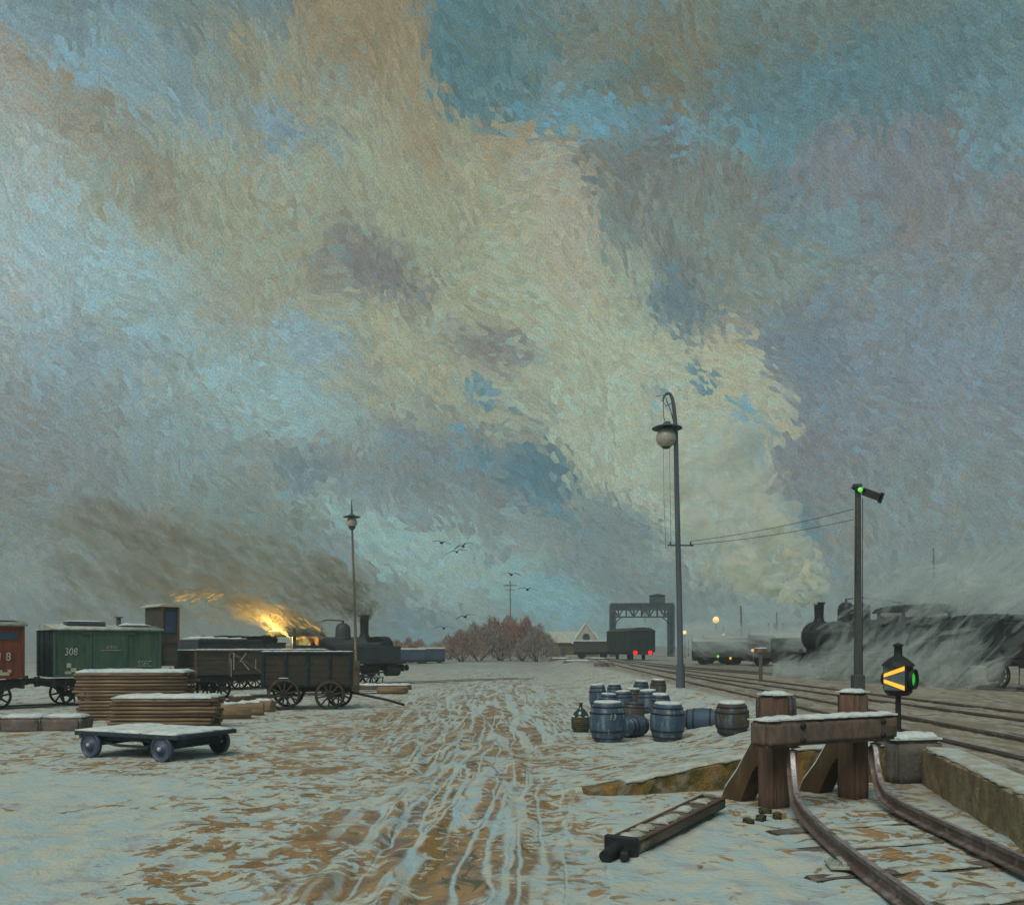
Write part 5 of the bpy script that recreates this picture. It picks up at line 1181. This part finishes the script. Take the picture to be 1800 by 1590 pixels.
# heaps of boards near the house
for i, (px, py, L, lab) in enumerate(((985, 1166, 3.2, 'flat heap of snowy boards in front of the pale house, at its left'), (1015, 1172, 3.6, 'flat heap of ochre boards in front of the pale house, nearer the crane'), (1052, 1166, 3.0, 'dark heap of boards left of the portal crane van'), (1010, 1160, 4.5, 'long grey heap of boards against the pale house wall'))):
    p = G(px, py); t = thing('board_heap', lab, 'timber heap', (p.x, p.y, 0), R(6 * (i - 1)), 'board heaps before the house'); b = MB()
    for k in range(5): b.box((random.uniform(-.2, .2), random.uniform(-.2, .2), .1 + k * .14), (L * random.uniform(.8, 1), 1.2, .1), (0, 0, R(random.uniform(-5, 5))), .01)
    b.build('boards', M['timber'] if i % 2 else M['timberold'], t); b = MB(); snow_slab(b, (0, 0, .71), (L * .7, 1.1), 0, .1, .03, .25); b.build('snow_cap', M['snow'], t)
p0 = G(1062, 1183)
for i in range(7):
    b = MB(); r_ = .26; x = (i % 4) * .55 - .8 + (.27 if i > 3 else 0); z = r_ + (.46 if i > 3 else 0)
    b.lathe([(r_ * .8, -.9), (r_, -.86), (r_, .86), (r_ * .8, .9)], (0, 0, 0), 'y', 12); o = b.build('log', M['timberold'] if i % 2 else M['kerb'], loc=(p0.x + x, p0.y, z)); o.rotation_euler = (0, 0, R(random.uniform(-6, 6)))
    tag(o, ('log in the upper row' if i > 3 else 'log in the lower row') + ' of the small log pile left of the portal crane van', 'log', ('upper' if i > 3 else 'lower') + ' logs of the far pile')
# thin masts and lamps
def mast(label, px, pyb, pyt, Yd, r=.12, lamp=None, lz=None, cross=False, group='thin masts in the distance', z0=None, lr=.35):
    p = A(px, pyb, Yd); zt_ = A(px, pyt, Yd).z; zb = H(p.x, Yd)
    t = thing('lamp_post' if lamp else 'mast', label, 'lamp post' if lamp else 'mast', (p.x, Yd, zb), 0, group)
    b = MB(); b.tube([(0, 0, -.2), (.03, 0, (zt_ - zb) * .5), (-.05, 0, zt_ - zb)], r, 7, r * .6); b.build('pole', M['poleb'], t)
    if cross: b = MB(); b.box((-.03, 0, zt_ - zb - .8), (2.2, .12, .14)); b.box((-.03, 0, zt_ - zb - 1.5), (1.4, .1, .1)); b.build('cross_arm', M['poleb'], t)
    if lamp:
        b = MB(); b.ball((-.05, 0, zt_ - zb + lr * .8), lr, n=12); b.build('globe', E[lamp], t)
mast('lone pale mast with a cross-arm rising out of the big thicket', 897, 1150, 1020, 145, .13, cross=True)
mast('far lamp post with a bright yellow globe between crane and marker post', 1259, 1140, 1094, 130, .11, 'warm', group='lit far lamps', lr=.5)
mast('low far lamp with a white-yellow globe, just right of the tall lamp pole', 1204, 1140, 1114, 130, .08, 'warm', group='lit far lamps', lr=.3)
mast('tiny white far lamp left of the hip-roofed shed', 1272, 1140, 1117, 130, .08, 'white', group='lit far lamps', lr=.2)
mast('small amber far lamp in front of the right engine', 1362, 1140, 1126, 100, .08, 'amber', group='lit far lamps', lr=.26)
mast('small amber lamp beside the T-shaped marker post', 1324, 1165, 1145, 75, .05, 'amber', group='lit far lamps', lr=.14)
mast('dim amber lamp low before the dark wagons', 1263, 1150, 1126, 128, .06, 'amber', group='lit far lamps', lr=.17)
mast('tiny green-yellow lamp among the dark wagons', 1263, 1160, 1155, 74, .04, 'lime', group='lit far lamps', lr=.11)
mast('tiny orange lamp at the foot of the dark wagons', 1285, 1163, 1158, 74, .04, 'amber', group='lit far lamps', lr=.1)
mast('white lamp at the right edge behind the tail of the tender', 1791, 1185, 1146, 40, .05, 'white', group='lit far lamps', lr=.13)
mast('tall dark mast behind the hip-roofed shed', 1303, 1140, 1064, 118, .17)
mast('thin mast left of the right engine\'s chimney', 1366, 1140, 1076, 100, .1)
mast('thin lone mast rising above the steam at the right', 1642, 1130, 963, 62, .08)
mast('left leg of the mast pair veiled by steam', 1681, 1110, 1004, 58, .09, group='mast pair in the steam')
mast('right leg of the mast pair veiled by steam', 1693, 1110, 1006, 58, .09, group='mast pair in the steam')
mast('short thin post at the end of the right tender', 1771, 1110, 1074, 44, .06)
rnd = random.Random(4)
for i in range(26):
    px = 1212 + i * 7.2 + rnd.uniform(-3, 3)
    mast('tiny far yard post in the row between the crane and the right engine', px, 1140, 1122 - rnd.random() ** 1.6 * 30, 150 + rnd.uniform(-15, 30), .09 + rnd.random() * .09, group='row of tiny far posts')
# birds
BD = [(776, 954, 40, 10, 'dark bird gliding highest, left of the bird group'), (814, 960, 60, -15, 'thin dark bird just right of the highest bird'), (803, 970, 58, -10, 'thin dark bird below the two highest birds'), (899, 1010, 56, 0, 'dark bird with raised wings above the pale mast'),
      (927, 1036, 48, 5, 'dark bird just right of the pale mast'), (818, 1084, 50, -12, 'dark bird above the left end of the big thicket'), (780, 1104, 40, 0, 'lowest dark bird with widely bent wings')]
for px, py, Yd, roll, lab in BD:
    p = A(px, py, Yd); t = thing('bird', lab, 'bird', p, R(random.uniform(-30, 30)), 'birds over the yard'); t.rotation_euler[1] = R(roll); k = Yd / 50 * .85
    b = MB(); b.lathe([(.01, -.2 * k), (.05 * k, -.12 * k), (.075 * k, .0), (.06 * k, .1 * k), (.03 * k, .17 * k), (.01, .22 * k)], (0, 0, 0), 'y', 10, False); b.prism([(-.05 * k, 0), (.05 * k, 0), (0, .02 * k)], .18 * k, .36 * k)
    for s in (-1, 1):
        pts = [((0, -.09, .03), (0, .09, .03)), ((s * .22, -.12, .12), (s * .22, .07, .12)), ((s * .5, -.05, .06), (s * .5, .07, .06)), ((s * .72, .06, -.03), (s * .72, .08, -.03))]
        rows = [[b.bm.verts.new(Vector(q) * k) for q in (a_, c_)] + [b.bm.verts.new((Vector(c_) + Vector((0, 0, .02))) * k), b.bm.verts.new((Vector(a_) + Vector((0, 0, .02))) * k)] for a_, c_ in pts]
        for r0, r1 in zip(rows, rows[1:]):
            for i in range(4): b.bm.faces.new((r0[i], r0[(i + 1) % 4], r1[(i + 1) % 4], r1[i]))
        b.bm.faces.new(rows[-1])
    b.build('body', M['bird'], t)

# ------------------------------------------------------------------ smoke and steam: many torn, half-clear wisps
def wispmat(name, cols, alpha, edge=.55):
    m = bpy.data.materials.new(name); m.use_nodes = True; t = NT(m.node_tree); t.n.remove(t.n['Principled BSDF']); out = t.n['Material Output']
    uv = t.new('ShaderNodeUVMap', uv_map='shape').outputs[0]; rn = t.new('ShaderNodeUVMap', uv_map='tone').outputs[0]
    u, v, _ = t.xyz(uv); r1, r2, _ = t.xyz(rn)
    ramp = t.new('ShaderNodeValToRGB'); ramp.color_ramp.interpolation = 'LINEAR'; t.l.new(r1, ramp.inputs[0]); el_ = ramp.color_ramp.elements
    while len(el_) < len(cols): el_.new(.5)
    for i, c in enumerate(cols): el_[i].position = i / (len(cols) - 1); el_[i].color = lin(*c)
    off = t.comb(t.math('MULTIPLY', r1, 91), t.math('MULTIPLY', r2, 57))
    br = t.noise(t.vm('ADD', t.vm('MULTIPLY', uv, (2.0, 9, 1)), off), 1.6, 4, .65, '2D')[0]
    au = t.math('MULTIPLY', u, t.math('SUBTRACT', 1, u)); av = t.math('MULTIPLY', v, t.math('SUBTRACT', 1, v))
    a = t.math('MULTIPLY', t.rng(au, .0, .17), t.rng(av, .0, .22)); a = t.rng(t.math('ADD', a, t.math('MULTIPLY', t.math('SUBTRACT', br, .5), 1.5)), .25, .25 + edge)
    a = t.math('MULTIPLY', a, t.math('MULTIPLY', t.rng(au, 0, .10), t.rng(av, 0, .14))); a = t.math('MULTIPLY', a, t.math('MULTIPLY', r2, alpha))
    d = t.new('ShaderNodeBsdfDiffuse'); tl = t.new('ShaderNodeBsdfTranslucent'); mx = t.new('ShaderNodeMixShader'); mx.inputs[0].default_value = .5
    t.l.new(ramp.outputs[0], d.inputs[0]); t.l.new(ramp.outputs[0], tl.inputs[0]); t.l.new(d.outputs[0], mx.inputs[1]); t.l.new(tl.outputs[0], mx.inputs[2])
    tp_ = t.new('ShaderNodeBsdfTransparent'); m2 = t.new('ShaderNodeMixShader'); t.l.new(a, m2.inputs[0]); t.l.new(tp_.outputs[0], m2.inputs[1]); t.l.new(mx.outputs[0], m2.inputs[2]); t.l.new(m2.outputs[0], out.inputs[0])
    return m
class Wisps:
    def __init__(s): s.v = []; s.f = []; s.uv = []; s.tn = []
    def add(s, c, d, l, wd, curl, tone, al, rnd, seg=6):
        d = Vector(d).normalized(); side = d.cross(Vector((rnd.gauss(0, .45), -1 + rnd.gauss(0, .3), rnd.gauss(0, .45)))).normalized(); nb = side
        base = len(s.v); 
        for i in range(seg + 1):
            t = i / seg; ctr = Vector(c) + d * ((t - .5) * l) + nb * (curl * l * (1 - (2 * t - 1) ** 2)); w_ = wd * (.55 + .45 * math.sin(math.pi * min(1, t * 1.1)))
            s.v += [ctr - side * w_ * .5, ctr + side * w_ * .5]; s.uv += [(t, 0), (t, 1)]; s.tn += [(tone, al)] * 2
        for i in range(seg): a = base + 2 * i; s.f.append((a, a + 1, a + 3, a + 2))
    def build(s, name, m, label, cat='smoke', parent=None):
        me = bpy.data.meshes.new(name); me.from_pydata([tuple(v) for v in s.v], [], s.f)
        for nm, dat in (('shape', s.uv), ('tone', s.tn)):
            lay = me.uv_layers.new(name=nm); 
            for lp_ in me.loops: lay.data[lp_.index].uv = dat[lp_.vertex_index]
        me.polygons.foreach_set('use_smooth', [True] * len(me.polygons)); me.materials.append(m); o = bpy.data.objects.new(name, me); COL.objects.link(o)
        tag(o, label, cat, kind='stuff'); return o
def poly_at(path, t):
    t = max(0, min(.9999, t)) * (len(path) - 1); i = int(t); f = t - i
    return path[i].lerp(path[i + 1], f), (path[i + 1] - path[i]).normalized()
SM = wispmat('pale_steam', [(206, 228, 230), (240, 240, 222), (230, 242, 226), (242, 234, 214), (198, 230, 238)], .6, .7)
SD = wispmat('brown_smoke', [(140, 138, 122), (172, 160, 132), (178, 184, 174), (150, 146, 130), (190, 200, 194)], .42, .8)
SL = wispmat('drifting_steam', [(222, 236, 236), (236, 246, 244), (244, 250, 246), (214, 232, 236)], .37, .95)
rnd = random.Random(11)
# plume of the right engine
pp = [A(1427, 1062, 50.4), A(1418, 1040, 50.8), A(1392, 1012, 52), A(1350, 985, 54), A(1305, 945, 56), A(1270, 890, 59), A(1250, 820, 62), A(1225, 740, 66)]
w1 = Wisps(); rad = lambda t: .3 + 4.6 * t ** .85
for k in range(900):
    t = rnd.random() ** .8; c, d = poly_at(pp, t); r_ = rad(t) * math.sqrt(rnd.uniform(.35, 1)); a = rnd.uniform(0, 2 * math.pi)
    e1 = d.cross(Vector((0, 1, 0))).normalized(); e2 = Vector((0, 1, 0)); off = e1 * math.cos(a) * r_ + e2 * math.sin(a) * r_ * .7
    # rolling billows: strokes turn about puff centres
    ph = t * 16; tang = (d * .5 + (e1 * math.cos(ph + a) + d * math.sin(ph + a)) * 1.1 + Vector((rnd.gauss(0, .2), 0, rnd.gauss(0, .2))))
    l = (.5 + 2.6 * t) * rnd.uniform(.6, 1.4); w1.add(c + off, tang, l, l * rnd.uniform(.28, .5), rnd.uniform(.08, .3) * rnd.choice((-1, 1)), rnd.random(), (1 - .85 * t ** 1.3) * rnd.uniform(.45, 1), rnd)
w1.build('steam_plume', SM, 'pale cream steam plume rolling up from the chimney of the right engine')
# murky smoke of the left engine
pp = [A(640, 1088, 54.4), A(636, 1062, 54.4), A(600, 1040, 54), A(530, 1022, 53.5), A(430, 1012, 53), A(330, 1010, 53), A(220, 1000, 53), A(120, 985, 54)]
w2 = Wisps()
for k in range(1050):
    t = rnd.random() ** .9; c, d = poly_at(pp, t); r_ = (.25 + 3.6 * t ** .8) * math.sqrt(rnd.random()); a = rnd.uniform(0, 2 * math.pi); e1 = d.cross(Vector((0, 1, 0))).normalized()
    off = e1 * math.cos(a) * r_ * 1.1 + Vector((0, 1, 0)) * math.sin(a) * r_ * .6
    tang = Vector((-1, rnd.gauss(0, .2), .75 + rnd.gauss(0, .35))) if t > .12 else d + Vector((rnd.gauss(0, .3), 0, rnd.gauss(0, .3)))
    l = (.6 + 1.6 * t) * rnd.uniform(.6, 1.4); w2.add(c + off, tang, l, l * rnd.uniform(.25, .42), rnd.uniform(-.25, .25), rnd.random(), (1 - .5 * t) * rnd.uniform(.5, 1), rnd)
w2.build('smoke_plume', SD, 'brown-grey smoke dragging left from the chimney of the left engine')
# steam over the fire-lit cab
w3 = Wisps()
for k in range(300):
    t = rnd.random(); q = A(545 - 135 * t + rnd.gauss(0, 12), 1104 - 44 * t + rnd.gauss(0, 9), 50.2 + rnd.uniform(-.9, .9))
    if (q - (LF + LBK * 8.5 + Vector((0, 0, 2.75)))).length < .95: continue
    w3.add(q, (-1, 0, .45 + rnd.gauss(0, .3)), rnd.uniform(.9, 2.0), rnd.uniform(.25, .5), rnd.uniform(-.25, .25), rnd.random(), rnd.uniform(.4, .9), rnd)
for k in range(60):
    q = A(rnd.gauss(350, 26), rnd.gauss(1047, 5), 49 + rnd.uniform(-.5, .5)); w3.add(q, (-1, 0, -.25 + rnd.gauss(0, .2)), rnd.uniform(.6, 1.2), rnd.uniform(.15, .3), .1, rnd.random(), rnd.uniform(.4, .9), rnd)
w3.build('lit_steam', SD, 'steam glowing gold over the fire-lit cab of the left engine')
# firelight on the steam, painted in as gold emissive streaks
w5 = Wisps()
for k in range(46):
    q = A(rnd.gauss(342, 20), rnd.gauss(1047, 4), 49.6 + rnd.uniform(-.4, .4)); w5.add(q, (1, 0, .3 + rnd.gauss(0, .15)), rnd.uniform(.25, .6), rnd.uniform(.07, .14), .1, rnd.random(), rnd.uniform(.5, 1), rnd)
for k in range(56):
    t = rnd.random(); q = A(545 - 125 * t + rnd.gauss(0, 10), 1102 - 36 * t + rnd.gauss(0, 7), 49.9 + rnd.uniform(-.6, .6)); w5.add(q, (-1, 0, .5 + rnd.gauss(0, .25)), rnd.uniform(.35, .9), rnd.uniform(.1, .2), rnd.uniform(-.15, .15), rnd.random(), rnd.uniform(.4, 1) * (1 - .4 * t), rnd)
SF = wispmat('painted_steam_glow', [(255, 204, 100), (255, 186, 64), (250, 212, 130)], .75)
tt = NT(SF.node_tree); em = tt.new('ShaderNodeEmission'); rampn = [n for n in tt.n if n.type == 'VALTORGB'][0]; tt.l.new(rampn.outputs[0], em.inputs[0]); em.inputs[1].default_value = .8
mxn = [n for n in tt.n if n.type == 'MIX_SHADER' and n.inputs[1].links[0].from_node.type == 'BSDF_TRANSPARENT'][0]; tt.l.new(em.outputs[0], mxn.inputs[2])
w5.build('painted_steam_glow', SF, 'golden streaks of painted firelight in the steam blown left from the fire of the left engine', 'sparks')  # not real sparks: firelight on the steam, painted as emissive streaks
# low steam of the right engine
w4 = Wisps()
for k in range(640):
    s = rnd.random(); x_ = rnd.choice((rnd.gauss(7.6, 1.7), rnd.gauss(12.8, 2.4), rnd.gauss(12.8, 2.6), rnd.uniform(0, 6))); 
    c = RF + RBK * x_; sidev = Vector((-RBK.y, RBK.x, 0)); sidev = sidev if sidev.x < 0 else -sidev
    z_ = abs(rnd.gauss(.3, 1.2)) if x_ > 5.5 else abs(rnd.gauss(0, .32))
    c = c + sidev * rnd.uniform(1.5, 2.6) + Vector((0, 0, z_)); hi = rnd.random()
    w4.add(c, RBK * 1.0 + Vector((0, 0, .6 + rnd.gauss(0, .32))), rnd.uniform(1.4, 3.4), rnd.uniform(.35, .95), rnd.uniform(-.22, .22), rnd.random(), rnd.uniform(.25, .75), rnd)
for k in range(620):
    x_ = rnd.uniform(7.6, 17); c = RF + RBK * x_ + Vector((rnd.uniform(-1.5, 1.5), rnd.uniform(-1, 2), 3.4 + rnd.gauss(.6, .75) * (1 if x_ > 8 else .7)))
    w4.add(c, RBK + Vector((0, 0, .6 + rnd.gauss(0, .4))), rnd.uniform(1.2, 2.6), rnd.uniform(.4, .9), rnd.uniform(-.25, .25), .4 + .6 * rnd.random(), rnd.uniform(.35, .9), rnd)
for k in range(160):
    q = A(rnd.uniform(1215, 1420), rnd.gauss(1118, 12), rnd.uniform(62, 78)); w4.add(q, (-1, 0, .25 + rnd.gauss(0, .3)), rnd.uniform(2.0, 4.5), rnd.uniform(.6, 1.3), rnd.uniform(-.2, .2), .4 + .6 * rnd.random(), rnd.uniform(.25, .6), rnd)
w4.build('low_steam', SL, 'low streaks of grey steam sweeping back over the right engine and tender')
# the open fire of the left engine lights its cab and the steam above
fl = bpy.data.lights.new('firebox_light', 'POINT'); fl.energy = 2200; fl.color = (1, .58, .14); fl.shadow_soft_size = .6
fo = bpy.data.objects.new('firebox_light', fl); COL.objects.link(fo); fo.location = LF + LBK * 8.5 + Vector((0, 0, 2.75))

# ------------------------------------------------------------------ winter haze
hb = MB(); hb.box((0, 100, 9.5), (900, 760, 22)); hm = bpy.data.materials.new('haze_air'); hm.use_nodes = True; ht = hm.node_tree; ht.nodes.remove(ht.nodes['Principled BSDF'])
hv = ht.nodes.new('ShaderNodeVolumePrincipled'); hv.inputs['Color'].default_value = (.80, .96, .98, 1); hv.inputs['Density'].default_value = .0015; hv.inputs['Anisotropy'].default_value = .2
ht.links.new(hv.outputs[0], ht.nodes['Material Output'].inputs['Volume'])
ho = hb.build('haze', hm); tag(ho, 'thin bluish winter haze hanging over the whole yard', 'haze', kind='stuff')
